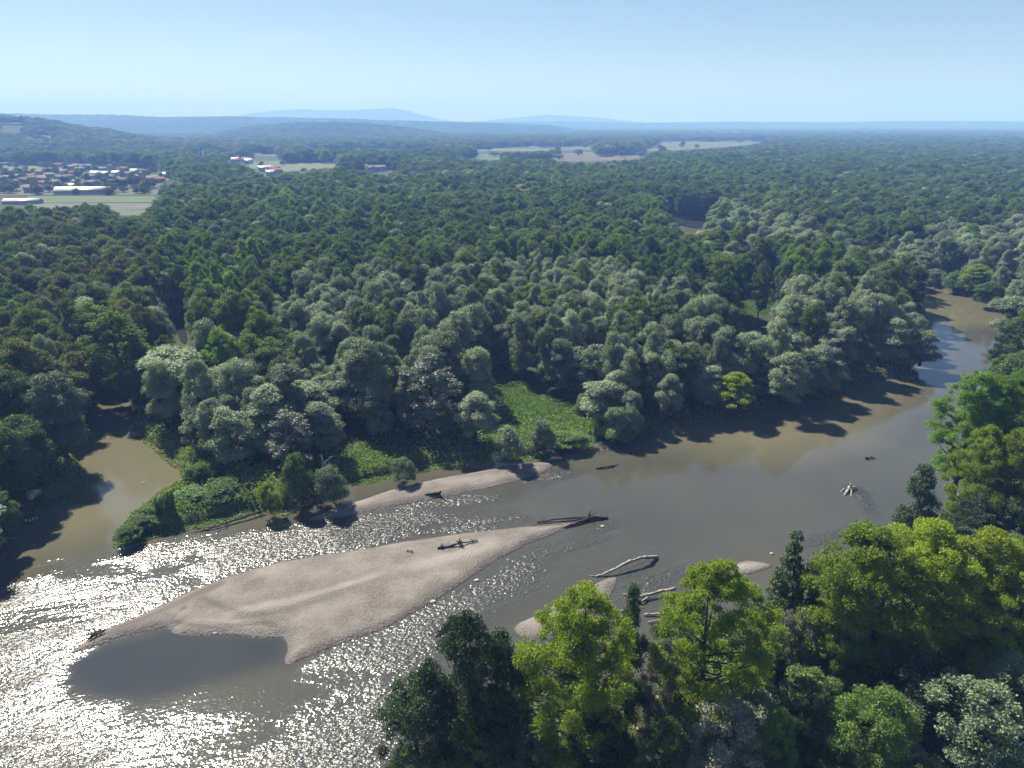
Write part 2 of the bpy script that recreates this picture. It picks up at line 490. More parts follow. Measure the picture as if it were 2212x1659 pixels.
# hills: (near foot y, ridge y, back foot y, [(u, v of the skyline)])
RIDGES = [
    (1500, 2500, 3600, [(-700, 228), (-300, 236), (0, 247), (60, 250), (130, 262), (200, 275), (300, 292), (400, 308), (480, 325), (540, 341)]),
    (4600, 6400, 8600, [(-900, 244), (-300, 244), (0, 246), (150, 249), (350, 253), (500, 251), (600, 254), (760, 259), (950, 263), (1100, 267), (1250, 273)]),
    (3000, 4000, 5000, [(420, 300), (500, 280), (560, 269), (640, 265), (720, 263), (800, 267), (900, 278), (1000, 290)]),
    (8300, 10500, 12000, [(600, 268), (800, 260), (1000, 263), (1200, 262), (1400, 265), (1600, 263), (1800, 264), (1950, 261), (2100, 261), (2212, 262), (2500, 259), (2900, 262)]),
]
def u_of(x, y): return VW / 2 + F * x / (np.maximum(y, 1.0) * CP)
def ridge_z(k, u, y):
    yb, yr, ye, pts = RIDGES[k]
    a = np.array(pts, float)
    vr = np.interp(u, a[:, 0], a[:, 1])
    dx, dy, dz = ray(u, vr)
    zr = CAM_H + dz / dy * yr - 22.0       # the trees add the last metres
    zr = np.maximum(zr, 0)
    edge = np.clip((u - a[0, 0]) / 60, 0, 1) * np.clip((a[-1, 0] - u) / 60, 0, 1)
    t = np.where(y < yr, (y - yb) / (yr - yb), (ye - y) / (ye - yr))
    t = np.clip(t, 0, 1); t = t * t * (3 - 2 * t)
    nz = 1 + 0.16 * vnoise(u * 3, y, (yr - yb) * 0.4, k, 3) * np.where(y < yr, 1 - t * 0.9, 1)
    return zr * t * edge * nz
def hill_z(x, y):
    u = u_of(x, y)
    z = np.zeros(np.shape(x))
    for k in range(len(RIDGES)): z = np.maximum(z, ridge_z(k, u, y))
    return z
def ground_at(x, y): return np.maximum(BANK + 0 * np.asarray(x), hill_z(np.asarray(x, float), np.asarray(y, float)))
def place(u, v):
    """where the sight line through a photo point meets the ground or a hill"""
    dx, dy, dz = (float(q) for q in ray(u, v))
    ys = np.geomspace(300, 13000, 900)
    z = CAM_H + dz / dy * ys; x = dx / dy * ys
    hit = np.nonzero(z < ground_at(x, ys))[0]
    if len(hit) == 0: hit = [len(ys) - 1]
    i = hit[0]
    return float(x[i]), float(ys[i]), float(ground_at(x[i], ys[i]))

# meadow and bare patches (photo space)
MEADOWS = {
    'clearing': [(1062, 835), (1140, 828), (1150, 856), (1215, 868), (1252, 880), (1240, 892), (1170, 905), (1090, 915), (1066, 905), (1058, 870)],
    'bank': [(1050, 935), (1150, 915), (1240, 892), (1300, 905), (1298, 948), (1190, 972), (1120, 990), (1070, 985), (1040, 955)],
    'strip': [(735, 978), (800, 958), (870, 985), (960, 985), (1060, 968), (1065, 986), (900, 1008), (820, 1030), (740, 1042)],
    'spit': [(236, 1165), (260, 1132), (296, 1100), (352, 1060), (400, 1038), (520, 1055), (600, 1085), (560, 1098), (450, 1124), (330, 1148), (246, 1172)],
    'shore': [(286, 903), (330, 915), (400, 960), (470, 1000), (470, 1040), (395, 1036), (386, 1008), (350, 982), (328, 960), (305, 945)],
    'cape': [(80, 1092), (75, 1050), (120, 1005), (176, 985), (188, 1010), (184, 1050), (145, 1076)],
    'cape_small': [(50, 1115), (50, 1096), (96, 1099)],
    'glade': [(1598, 655), (1640, 648), (1700, 645), (1660, 675), (1630, 690), (1596, 686)],
    'right_bank': [(2040, 1130), (2062, 1085), (2120, 1050), (2180, 1120), (2100, 1180)],
    'wall': [(640, 1000), (735, 960), (735, 1045), (655, 1085), (600, 1105), (520, 1080), (470, 1020)],
}
MEADOW_W = {k: smooth_poly(polyW(v, BANK), 1) for k, v in MEADOWS.items()}

# ------------------------------------------------------------------ ground sheet
def axis(lo, hi, step, far_lo, far_hi, n=34):
    core = np.arange(lo, hi + step / 2, step)
    a = lo - (np.geomspace(step, lo - far_lo + step, n)[1:] - step)[::-1] if far_lo < lo else np.array([])
    b = hi + (np.geomspace(step, far_hi - hi + step, n)[1:] - step)
    return np.concatenate([a, core, b])
gx = axis(-190, 300, 1.3, -16000, 16000)
gy = axis(30, 470, 1.3, -400, 15500, 40)
X, Y = np.meshgrid(gx, gy)
def shore_height(x, y):
    d = np.full(x.shape, -60.0)
    near = (np.abs(x) < 900) & (y > -50) & (y < 1000)
    d[near] = sdf(x[near], y[near], WATER)      # + in water
    d = d + 0.5 * vnoise(x, y, 7, 3)
    k = np.clip((-d + 0.2) / 2.6, 0, 1)
    z = -1.2 + (BANK + 1.2) * (k * k * (3 - 2 * k))
    z = z + np.where(d < -2, 0.25 * vnoise(x, y, 14, 5), 0)
    return z, d
Z, D = shore_height(X, Y)
gr = np.zeros(X.shape)
for pw in MEADOW_W.values():
    nb = (X > pw[:, 0].min() - 5) & (X < pw[:, 0].max() + 5) & (Y > pw[:, 1].min() - 5) & (Y < pw[:, 1].max() + 5)
    gr[nb] = np.maximum(gr[nb], np.clip(sdf(X[nb], Y[nb], pw) / 2 + 0.5, 0, 1))
go = link('ground', grid_mesh('ground', X, Y, Z, M['ground'], True, {'grass': gr}))
tag(go, 'low wooded river plain running out to the horizon', kind='structure')

# hills and mountains
for k, nm in enumerate(('hills', 'hills', 'hills', 'hills')):
    yb, yr, ye, pts = RIDGES[k]
    uu = np.linspace(pts[0][0], pts[-1][0], 150); yy = np.concatenate([np.linspace(yb, yr, 40), np.linspace(yr, ye, 16)[1:]])
    U, YY = np.meshgrid(uu, yy)
    XX = (U - VW / 2) * YY * CP / F
    ZZ = ridge_z(k, U, YY) - 0.5
    fm = np.clip(vnoise(XX, YY, 420, 11 + k, 3) * 3 - (0.5 if k == 0 else 0.9), 0, 1)
    o = link(nm, grid_mesh(nm, XX, YY, ZZ, M['hill'], True, {'field': fm}))
    tag(o, ['near wooded hillside with small fields above the village', 'long blue wooded ridge on the skyline', 'low rounded hill with scattered white houses', 'faint low hills along the far edge of the plain'][k], kind='structure')
MTS = [[(380, 262), (470, 257), (540, 243), (600, 236), (650, 233), (720, 236), (780, 234), (850, 231), (880, 236), (910, 246), (960, 258), (1010, 265)],
       [(1030, 262), (1080, 256), (1140, 250), (1185, 246), (1240, 249), (1290, 252), (1340, 258), (1400, 265)]]
for pts in MTS:
    a = np.array(pts, float)
    uu = np.linspace(a[0, 0], a[-1, 0], 90); yy = np.linspace(13000, 15000, 14)
    U, YY = np.meshgrid(uu, yy)
    XX = (U - VW / 2) * YY * CP / F
    vr = np.interp(U, a[:, 0], a[:, 1]) + 0.5 * vnoise(U, U * 0, 20, 4)
    dx, dy, dz = ray(U, vr)
    tt = np.clip(1 - np.abs(YY - 14000) / 1000, 0, 1)
    ZZ = np.maximum(CAM_H + dz / dy * 14000, 0) * tt ** 0.8
    o = link('mountain', grid_mesh('mountain', XX, YY, ZZ, M['mountain'], True))
    tag(o, 'very pale far mountain with a broad double summit' if pts is MTS[0] else 'very pale low mountain beyond the middle of the plain', kind='structure')

# ------------------------------------------------------------------ water sheet with riffles
RIFF = [
    ([(-700, 1420), (-60, 1285), (60, 1240), (120, 1222), (330, 1182), (500, 1152), (640, 1135), (760, 1130), (840, 1150), (760, 1186), (640, 1205), (520, 1232), (400, 1278), (215, 1360), (140, 1420), (0, 1500), (-700, 1660)], 1.0, 4),
    ([(640, 1130), (780, 1112), (900, 1105), (1060, 1110), (1180, 1112), (1250, 1124), (1120, 1137), (1000, 1150), (880, 1166), (740, 1190)], 1.9, 3),
    ([(1180, 1112), (1260, 1104), (1310, 1106), (1310, 1118), (1250, 1124)], 2.0, 1.5),
    ([(-700, 1560), (0, 1450), (130, 1420), (135, 1455), (100, 1500), (0, 1540), (-700, 1640)], 1.0, 3),
    ([(-700, 1660), (0, 1565), (200, 1545), (300, 1530), (420, 1492), (560, 1452), (620, 1436), (700, 1412), (800, 1400), (960, 1340), (940, 1430), (860, 1560), (840, 1800), (-700, 2100)], 1.0, 5),
    ([(620, 1436), (700, 1410), (830, 1362), (960, 1290), (1025, 1268), (1010, 1300), (960, 1390), (900, 1460), (840, 1540), (640, 1540)], 1.25, 4),
    ([(960, 1290), (1130, 1195), (1240, 1160), (1320, 1130), (1330, 1170), (1280, 1230), (1200, 1250), (1080, 1290), (980, 1350)], 1.3, 5),
    ([(1240, 1200), (1400, 1190), (1480, 1220), (1400, 1310), (1320, 1330), (1330, 1260)], 1.2, 4),
    ([(1185, 982), (1250, 962), (1340, 952), (1420, 936), (1410, 950), (1330, 968), (1240, 990), (1190, 1000)], 1.8, 1.5),
    ([(1110, 1040), (1190, 1015), (1260, 1020), (1180, 1050), (1130, 1060)], 1.4, 2),
    ([(860, 1085), (1000, 1068), (1140, 1060), (1150, 1075), (1000, 1092), (850, 1105)], 1.0, 2),
    ([(1735, 1180), (1770, 1150), (1880, 1140), (1960, 1170), (1860, 1230), (1760, 1260)], 1.2, 3),
    ([(1815, 1060), (1835, 1045), (1870, 1060), (1900, 1110), (1880, 1120), (1840, 1075)], 1.4, 1.2),
]
wx = np.arange(-260, 330, 1.6); wy = np.arange(20, 440, 1.6)
WX, WY = np.meshgrid(wx, wy)
ri = np.zeros(WX.shape)
for pts, s, soft in RIFF:
    ri = np.maximum(ri, s * np.clip(0.5 + (sdf(WX, WY, polyW(pts)) + 1.6 * vnoise(WX, WY, 9, 8)) / (2 * soft), 0, 1))
POOL = polyW([(140, 1432), (190, 1410), (365, 1358), (620, 1378), (622, 1432), (560, 1448), (420, 1486), (300, 1520), (230, 1510), (120, 1470)])
calm = np.clip(0.5 + sdf(WX, WY, POOL) / 3, 0, 1)
ri *= 1 - 0.9 * calm
SILT = [([(-700, 1500), (0, 1250), (240, 1190), (560, 1120), (740, 1070), (900, 1030), (1180, 1000), (1400, 975), (1700, 1010), (1900, 960), (2040, 830), (2050, 760), (1960, 560), (2300, 600), (2300, 400), (-700, 400)], 1.0, 14),
        ([(1900, 700), (1940, 560), (2300, 560), (2300, 720)], 1.0, 10)]
si = np.full(WX.shape, 0.34)
for pts, s, soft in SILT:
    si = np.maximum(si, s * np.clip(0.5 + sdf(WX, WY, polyW(pts)) / (2 * soft), 0, 1))
si *= 1 - calm
dw = sdf(WX, WY, WATER)
wo = link('river_water', grid_mesh('river_water', WX, WY, WX * 0, M['water'], True, {'riffle': ri, 'silt': si}, keep=dw > -8))
tag(wo, 'wide silty river with a shallow glittering riffle', kind='structure')

# ------------------------------------------------------------------ gravel bars
def gravel_bar(poly_v, label, top=0.75, step=0.55, ramp=5.0, bands=None, seed=0, cut=0.0):
    pw = smooth_poly(polyW(poly_v), 1)
    lo, hi = pw.min(0) - 3, pw.max(0) + 3
    x = np.arange(lo[0], hi[0], step); y = np.arange(lo[1], hi[1], step)
    Xb, Yb = np.meshgrid(x, y)
    d = sdf(Xb, Yb, pw) + 0.25 * vnoise(Xb, Yb, 3, seed)
    gy_, gx_ = np.gradient(d)
    gn = np.hypot(gx_, gy_) + 1e-6
    lee = np.clip((-gx_ * 0.45 + gy_ * 0.89) / gn * 1.5 - 0.1, 0, 1)     # the side the current cuts
    lee = np.where(d < 4, lee, 0) * cut
    k = np.clip(d / (ramp * (1 - lee) + 1.3 * lee), 0, 1)
    z = np.where(d > 0, top * (k ** 0.7), d * 0.35)
    z += np.where(d > 0.5, 0.10 * vnoise(Xb, Yb, 6, seed + 1) * np.clip(d / 3, 0, 1), 0)
    band = np.full(Xb.shape, 0.4)
    for (pts, amp, wd) in (bands or []):
        q = polyW(pts)
        best = np.full(Xb.shape, 1e9)
        for a, b in zip(q[:-1], q[1:]):
            e = b - a; t_ = np.clip(((Xb - a[0]) * e[0] + (Yb - a[1]) * e[1]) / (e @ e), 0, 1)
            best = np.minimum(best, np.hypot(Xb - a[0] - t_ * e[0], Yb - a[1] - t_ * e[1]))
        g_ = np.exp(-(best / wd) ** 2) * (0.75 + 0.5 * vnoise(Xb, Yb, 4, seed + 9))
        band += amp * g_ * np.clip(d / 1.5, 0, 1)
        z += np.where(d > 0.3, 0.22 * amp * g_ * np.clip(d / 2, 0, 1), 0)
    band += 0.16 * vnoise(Xb, Yb, 10, seed + 3)
    z = np.maximum(z, -0.5)
    o = link('gravel_bar', grid_mesh('gravel_bar', Xb, Yb, z, M['gravel'], True, {'band': band}, keep=d > -2))
    return tag(o, label, kind='structure')
MAINBAR = [(143, 1416), (180, 1388), (215, 1364), (330, 1318), (400, 1280), (450, 1262), (520, 1235), (640, 1207), (760, 1190), (880, 1168), (1000, 1152), (1120, 1139), (1200, 1131), (1252, 1126),
           (1235, 1140), (1180, 1160), (1120, 1185), (1040, 1232), (960, 1285), (900, 1320), (830, 1357), (760, 1382), (700, 1406), (650, 1426), (620, 1436), (614, 1424), (624, 1402), (620, 1383),
           (605, 1375), (560, 1378), (500, 1370), (430, 1373), (375, 1371), (365, 1354), (330, 1360), (250, 1383), (190, 1403)]
gravel_bar(MAINBAR, 'big tear shaped gravel bar in the middle of the river', 0.68, 0.5, 4.0, [
    ([(500, 1330), (620, 1310), (760, 1270), (860, 1238), (960, 1215), (1060, 1185)], 0.50, 1.6),
    ([(560, 1250), (700, 1228), (820, 1205), (920, 1190), (1060, 1172)], 0.22, 2.2),
    ([(440, 1300), (540, 1340), (620, 1325), (720, 1292), (830, 1255)], -0.34, 0.9),
    ([(400, 1320), (370, 1345), (420, 1358), (500, 1362), (570, 1352), (585, 1360)], -0.42, 0.55),
    ([(585, 1352), (612, 1368), (628, 1384)], -0.45, 0.6),
    ([(390, 1330), (430, 1345), (500, 1352), (560, 1347)], 0.30, 0.6),
    ([(225, 1372), (330, 1332), (420, 1290), (470, 1262)], -0.40, 1.8),
    ([(660, 1410), (830, 1340), (960, 1270), (1080, 1200), (1160, 1162)], -0.22, 1.0)], 1, 1.0)
gravel_bar([(655, 1126), (720, 1100), (790, 1077), (860, 1055), (940, 1036), (1050, 1016), (1110, 1004), (1185, 998), (1200, 1008), (1160, 1026), (1110, 1041), (1050, 1056), (980, 1069), (900, 1085), (830, 1099), (760, 1114), (700, 1123)],
           'long thin gravel bar below the green bank', 0.75, 0.5, 1.6, [([(780, 1092), (900, 1062), (1050, 1034)], 0.25, 1.5)], 21)
gravel_bar([(1105, 1352), (1170, 1325), (1215, 1298), (1255, 1278), (1300, 1252), (1336, 1242), (1332, 1265), (1312, 1300), (1280, 1335), (1200, 1375), (1130, 1380)],
           'small gravel bar half hidden by yellow green poplars', 0.6, 0.45, 1.6, None, 31)
gravel_bar([(1570, 1238), (1578, 1224), (1604, 1210), (1640, 1212), (1676, 1222), (1645, 1234), (1606, 1244)], 'small sandy gravel patch above a yellow green poplar', 0.35, 0.35, 1.5, [([(1600, 1228), (1660, 1225)], 0.4, 1.5)], 41)
gravel_bar([(264, 938), (279, 927), (296, 931), (308, 938), (292, 945), (274, 945)], 'small white gravel patch on the shore of the inlet', 0.4, 0.3, 1.0, [([(268, 938), (300, 936)], 0.6, 2.0)], 51)
gravel_bar([(1180, 983), (1240, 966), (1310, 955), (1345, 950), (1335, 962), (1250, 977), (1200, 992)], 'shallow pebble shelf under the shrubby bank', 0.10, 0.4, 2.0, None, 61)

# ------------------------------------------------------------------ tree builder
def shape_r(kind, tt):
    if kind == 'willow': return np.sin(np.pi * np.clip(tt * 0.80 + 0.16, 0, 1)) ** 0.55
    if kind == 'round': return np.sqrt(np.clip(1 - (2 * tt - 0.95) ** 2 * 0.95, 0.02, 1))
    if kind == 'poplar': return np.clip(np.sin(np.pi * np.clip(tt * 0.78 + 0.20, 0, 1)), 0, 1) ** 0.6
    if kind == 'cone': return np.clip(1.02 - tt, 0.04, 1) ** 0.8
    if kind == 'column': return np.sin(np.pi * np.clip(tt * 0.85 + 0.12, 0, 1)) ** 0.45
    if kind == 'dome': return np.sqrt(np.clip(1 - tt * tt, 0.03, 1))
def gen_tree(name, seed, h, R, base, kind, n_puff, pr, leaf, n_leaf, align, mat, bark, squash=0.85, up=-0.25, sep=0.62, limbs=False, lean=0.04, inner=0.25, cluster=0.0):
    r = np.random.default_rng(seed)
    ph = r.uniform(0, 6.28, 3)
    ch = h * (1 - base)
    C = []; tries = 0
    lim = pr * sep * 2
    while len(C) < n_puff and tries < n_puff * 60:
        tries += 1
        tt = r.uniform(0.0, 1.0) ** 0.85
        a = r.uniform(0, 6.283)
        env = R * shape_r(kind, np.array(tt)) * (1 + 0.22 * math.cos(a - ph[0]) * (1 - tt) + 0.15 * math.cos(2 * a + ph[1] + 3 * tt))
        q = r.uniform(0.25, 0.7) if r.random() < inner else r.uniform(0.78, 1.0)
        rad = max(env * q - pr * 0.55, 0.0)
        c = np.array([rad * math.cos(a), rad * math.sin(a), h * base + ch * tt - (pr * 0.5 if tt > 0.85 else 0)])
        if C and np.min(np.linalg.norm(np.array(C) - c, axis=1)) < lim * r.uniform(0.55, 1.0): continue
        C.append(c)
    C = np.array(C)
    rad = pr * r.uniform(0.5, 1.5, len(C)) * (0.75 + 0.5 * np.clip(1 - (C[:, 2] - h * base) / ch, 0, 1) * 0.6 + 0.1)
    nl = np.maximum((n_leaf * (rad / pr) ** 2).astype(int), 8)
    ci = np.repeat(np.arange(len(C)), nl)
    N = len(ci)
    d = r.normal(size=(N, 3)); d /= np.linalg.norm(d, axis=1)[:, None]
    low = d[:, 2] < up
    d[low, 2] *= -0.6; d /= np.linalg.norm(d, axis=1)[:, None]
    rr = rad[ci] * (0.62 + 0.45 * r.random(N) ** 0.6)
    if cluster:      # ragged sprays instead of a smooth shell
        sub = r.normal(size=(len(C), 9, 3)); sub /= np.linalg.norm(sub, axis=2)[..., None]
        pick = sub[ci, r.integers(0, 9, N)]
        d = d * (1 - cluster) + pick * cluster; d /= np.linalg.norm(d, axis=1)[:, None]
        rr = rad[ci] * (0.35 + 0.85 * r.random(N))
    pos = C[ci] + d * rr[:, None] * np.array([1, 1, squash])
    pos += r.normal(scale=leaf * 0.35, size=(N, 3))
    pos[:, 2] = np.maximum(pos[:, 2], 0.15)
    ctr = np.array([0, 0, h * (base + (1 - base) * 0.35)])
    out = pos - ctr; out /= np.linalg.norm(out, axis=1)[:, None] + 1e-6
    nn = d * 0.7 + out * 0.3 + np.array([0, 0, 0.15])
    nn /= np.linalg.norm(nn, axis=1)[:, None]
    rn = r.normal(size=(N, 3)); rn /= np.linalg.norm(rn, axis=1)[:, None]
    nn = nn * align + rn * (1 - align); nn /= np.linalg.norm(nn, axis=1)[:, None] + 1e-6
    tv = np.cross(nn, r.normal(size=(N, 3))); tv /= np.linalg.norm(tv, axis=1)[:, None] + 1e-6
    bv = np.cross(nn, tv)
    L = leaf * r.uniform(0.65, 1.35, N)[:, None]; W = L * r.uniform(0.42, 0.7, N)[:, None]
    fold = nn * L * 0.12
    V = np.stack([pos - tv * L * 0.6, pos + bv * W * 0.6 + fold, pos + tv * L * 0.6, pos - bv * W * 0.6 + fold], 1).reshape(-1, 3)
    q = np.arange(4 * N).reshape(N, 4)
    lv = np.repeat(np.clip(0.5 + 0.22 * r.normal(size=N) + 0.12 * (r.random(len(C))[ci] - 0.5), 0, 1), 4)
    crown = mesh(name + '_crown', V, q, None, M[mat], False, {'leafv': lv})
    # trunk and limbs
    top = np.array([r.normal() * lean * h, r.normal() * lean * h, h * 0.9])
    ts = np.linspace(0, 1, 7)
    bend = r.normal(size=2) * 0.02 * h
    tp = np.stack([top[0] * ts + bend[0] * np.sin(ts * 3.1), top[1] * ts + bend[1] * np.sin(ts * 3.1), top[2] * ts], 1)
    tr = 0.020 * h * (1 - ts * 0.88) + 0.02
    tr[0] *= 1.35
    tb = MB().tube(tp, tr, 7)
    lm = []
    order = np.argsort(-rad)
    for j, i in enumerate(order[:min(len(C), 34)]):
        c = C[i]
        zt = max(h * base * 0.75, c[2] - r.uniform(0.25, 0.5) * (np.hypot(c[0], c[1]) + 2.0) * 1.3)
        zt = min(zt, top[2] * 0.93)
        f = zt / top[2]
        s0 = np.array([np.interp(f, ts, tp[:, 0]), np.interp(f, ts, tp[:, 1]), zt])
        u_ = np.linspace(0, 1, 5)[:, None]
        pp = s0 + (c - s0) * u_ + np.array([0, 0, 1]) * (np.sin(u_ * 3.1416) * -0.06 * np.linalg.norm(c - s0))
        pp += r.normal(scale=0.03 * np.linalg.norm(c - s0), size=pp.shape) * np.sin(u_ * 3.1416)
        r0 = np.interp(f, ts, tr) * 0.55
        rr_ = np.linspace(r0, 0.03, 5)
        if limbs and j < 7: lm.append(MB().tube(pp, rr_ * 1.25, 6).mesh(name + '_limb', M[bark], True))
        else: tb.tube(pp, rr_, 4)
    trunk = tb.mesh(name + '_trunk', M[bark], True)
    return dict(h=h, R=R, crown=crown, trunk=trunk, limbs=lm)

PROTO = {}
def protos(key, n, **kw):
    PROTO[key] = [gen_tree(f'{key}_{i}', 100 * len(PROTO) + i, **{k: (v[i % len(v)] if isinstance(v, list) else v) for k, v in kw.items()}) for i in range(n)]
protos('willow', 6, h=[20, 22, 19, 21, 18, 23], R=[5.0, 4.3, 5.4, 4.6, 5.0, 4.2], base=[.16, .14, .18, .12, .2, .14], kind='willow', n_puff=[46, 48, 44, 42, 40, 50], pr=1.4, leaf=0.34, n_leaf=520, align=0.58, mat='willow', bark='bark', squash=1.1, cluster=0.12)
protos('broad', 5, h=[20, 18, 21, 19, 20], R=[6.0, 5.4, 5.6, 6.2, 5.0], base=[.2, .22, .2, .18, .22], kind='round', n_puff=56, pr=1.4, leaf=0.38, n_leaf=380, align=0.45, mat='broad', bark='bark', squash=0.8, cluster=0.2)
protos('olive', 3, h=[18, 19, 17], R=[6.2, 5.6, 6.4], base=.2, kind='round', n_puff=60, pr=1.3, leaf=0.38, n_leaf=340, align=0.45, mat='olive', bark='bark', squash=0.75, cluster=0.2)
protos('bright', 3, h=[22, 23, 21], R=[5.6, 5.0, 6.0], base=.16, kind='poplar', n_puff=66, pr=1.15, leaf=0.36, n_leaf=300, align=0.38, mat='bright', bark='bark', squash=0.9, cluster=0.38)
protos('poplar', 4, h=[28, 27, 28, 26], R=[7.6, 8.2, 7.0, 7.8], base=[.28, .25, .24, .28], kind='poplar', n_puff=[160, 170, 155, 160], pr=1.0, leaf=0.215, n_leaf=500, align=0.28, mat='poplar', bark='bark', squash=0.75, limbs=True, cluster=0.5, sep=0.48, inner=0.35)
protos('silver', 3, h=[22, 24, 20], R=[4.6, 5.4, 4.4], base=.12, kind='poplar', n_puff=84, pr=0.85, leaf=0.36, n_leaf=120, align=0.35, mat='silver', bark='pale_bark', squash=0.9, cluster=0.45, sep=0.5)
protos('dark', 3, h=[20, 18, 19], R=[6.4, 5.6, 5.8], base=.18, kind='round', n_puff=110, pr=1.0, leaf=0.25, n_leaf=300, align=0.32, mat='dark', bark='bark', squash=0.8, cluster=0.45, limbs=True, sep=0.48)
protos('alder', 2, h=[22, 20], R=[4.6, 4.2], base=.04, kind='cone', n_puff=190, pr=0.62, leaf=0.24, n_leaf=130, align=0.4, mat='dark', bark='bark', squash=0.42, sep=0.42, lean=0.006, limbs=True, inner=0.15)
protos('column', 2, h=[18, 16], R=[2.8, 2.5], base=.05, kind='column', n_puff=80, pr=0.75, leaf=0.24, n_leaf=220, align=0.35, mat='dark', bark='bark', squash=0.9, cluster=0.4, sep=0.42, lean=0.01)
protos('shrub', 4, h=[6, 7, 5, 6.5], R=[3.6, 3.2, 3.8, 3.0], base=.05, kind='dome', n_puff=34, pr=0.9, leaf=0.26, n_leaf=280, align=0.5, mat='willow', bark='bark', squash=0.9, cluster=0.25)
protos('green_shrub', 3, h=[5, 6, 4], R=[3.4, 3.0, 3.6], base=.05, kind='dome', n_puff=34, pr=0.85, leaf=0.26, n_leaf=270, align=0.4, mat='under', bark='bark', squash=0.8, cluster=0.25)
protos('yellow_shrub', 1, h=6, R=3.4, base=.06, kind='dome', n_puff=34, pr=0.85, leaf=0.26, n_leaf=270, align=0.4, mat='yellow', bark='bark', squash=0.9, cluster=0.3)
# same shapes with another foliage
def recolour(key, src, mat):
    PROTO[key] = []
    for p_ in PROTO[src]:
        PROTO[key].append(dict(p_, leaf=M[mat]))
recolour('fresh_poplar', 'poplar', 'fresh')
recolour('grey_willow', 'dark', 'silver')
recolour('olive_willow', 'dark', 'willow')
recolour('young_green', 'dark', 'bright')
recolour('dark_shrub', 'shrub', 'broad')
recolour('gold', 'bright', 'poplar')
NAME = dict(willow='willow_tree', broad='broadleaf_tree', olive='oak_tree', bright='green_poplar_tree', poplar='poplar_tree', silver='silver_poplar_tree', dark='broadleaf_tree', alder='alder_tree',
            column='columnar_tree', shrub='willow_shrub', green_shrub='shrub', yellow_shrub='shrub', gold='broadleaf_tree', fresh_poplar='poplar_tree', grey_willow='willow_tree', olive_willow='willow_tree', young_green='broadleaf_tree', dark_shrub='shrub')
CATS = dict(willow_tree='willow', broadleaf_tree='tree', oak_tree='oak', green_poplar_tree='poplar', poplar_tree='poplar', silver_poplar_tree='poplar', alder_tree='alder', columnar_tree='tree', willow_shrub='shrub', shrub='shrub')
FIRST = {}
def plant(key, i, x, y, h, wd, label, group, rz=None, z=None):
    """one tree: an Empty with its trunk, limbs and crown"""
    pr = PROTO[key][i % len(PROTO[key])]
    nm = NAME[key]
    e = thing(nm, label, CATS[nm], (x, y, BANK - 0.1 if z is None else z), random.uniform(0, 6.28) if rz is None else rz, group)
    e.scale = (wd / (2 * pr['R']), wd / (2 * pr['R']), h / pr['h'])
    link('trunk', pr['trunk'], e)
    for lm in pr['limbs']: link('limb', lm, e)
    c = link('crown', pr['crown'], e)
    if 'leaf' in pr:
        c.material_slots[0].link = 'OBJECT'; c.material_slots[0].material = pr['leaf']
    FIRST.setdefault((key, i % len(PROTO[key])), c)
    return e
def plant_at(key, i, u, v, h, wpx, label, group=None, rz=None, z=None):
    """u, v: photo point of the crown's top; the base is put where a tree of that height must stand"""
    zb = BANK - 0.1 if z is None else z
    if h < 0:                                  # -h: photo row of the tree's foot; gives its height
        D_ = float(P(u, -h, zb)[1])
        dx, dy, dz = ray(u, v)
        h = float(CAM_H + dz / dy * D_) - zb
    pt = P(u, v, zb + h * 0.985)
    dist = math.sqrt(pt[0] ** 2 + pt[1] ** 2 + (CAM_H - h * 0.7) ** 2)
    return plant(key, i, float(pt[0]), float(pt[1]), h, 0.93 * wpx / F * dist, label, group, rz, z)

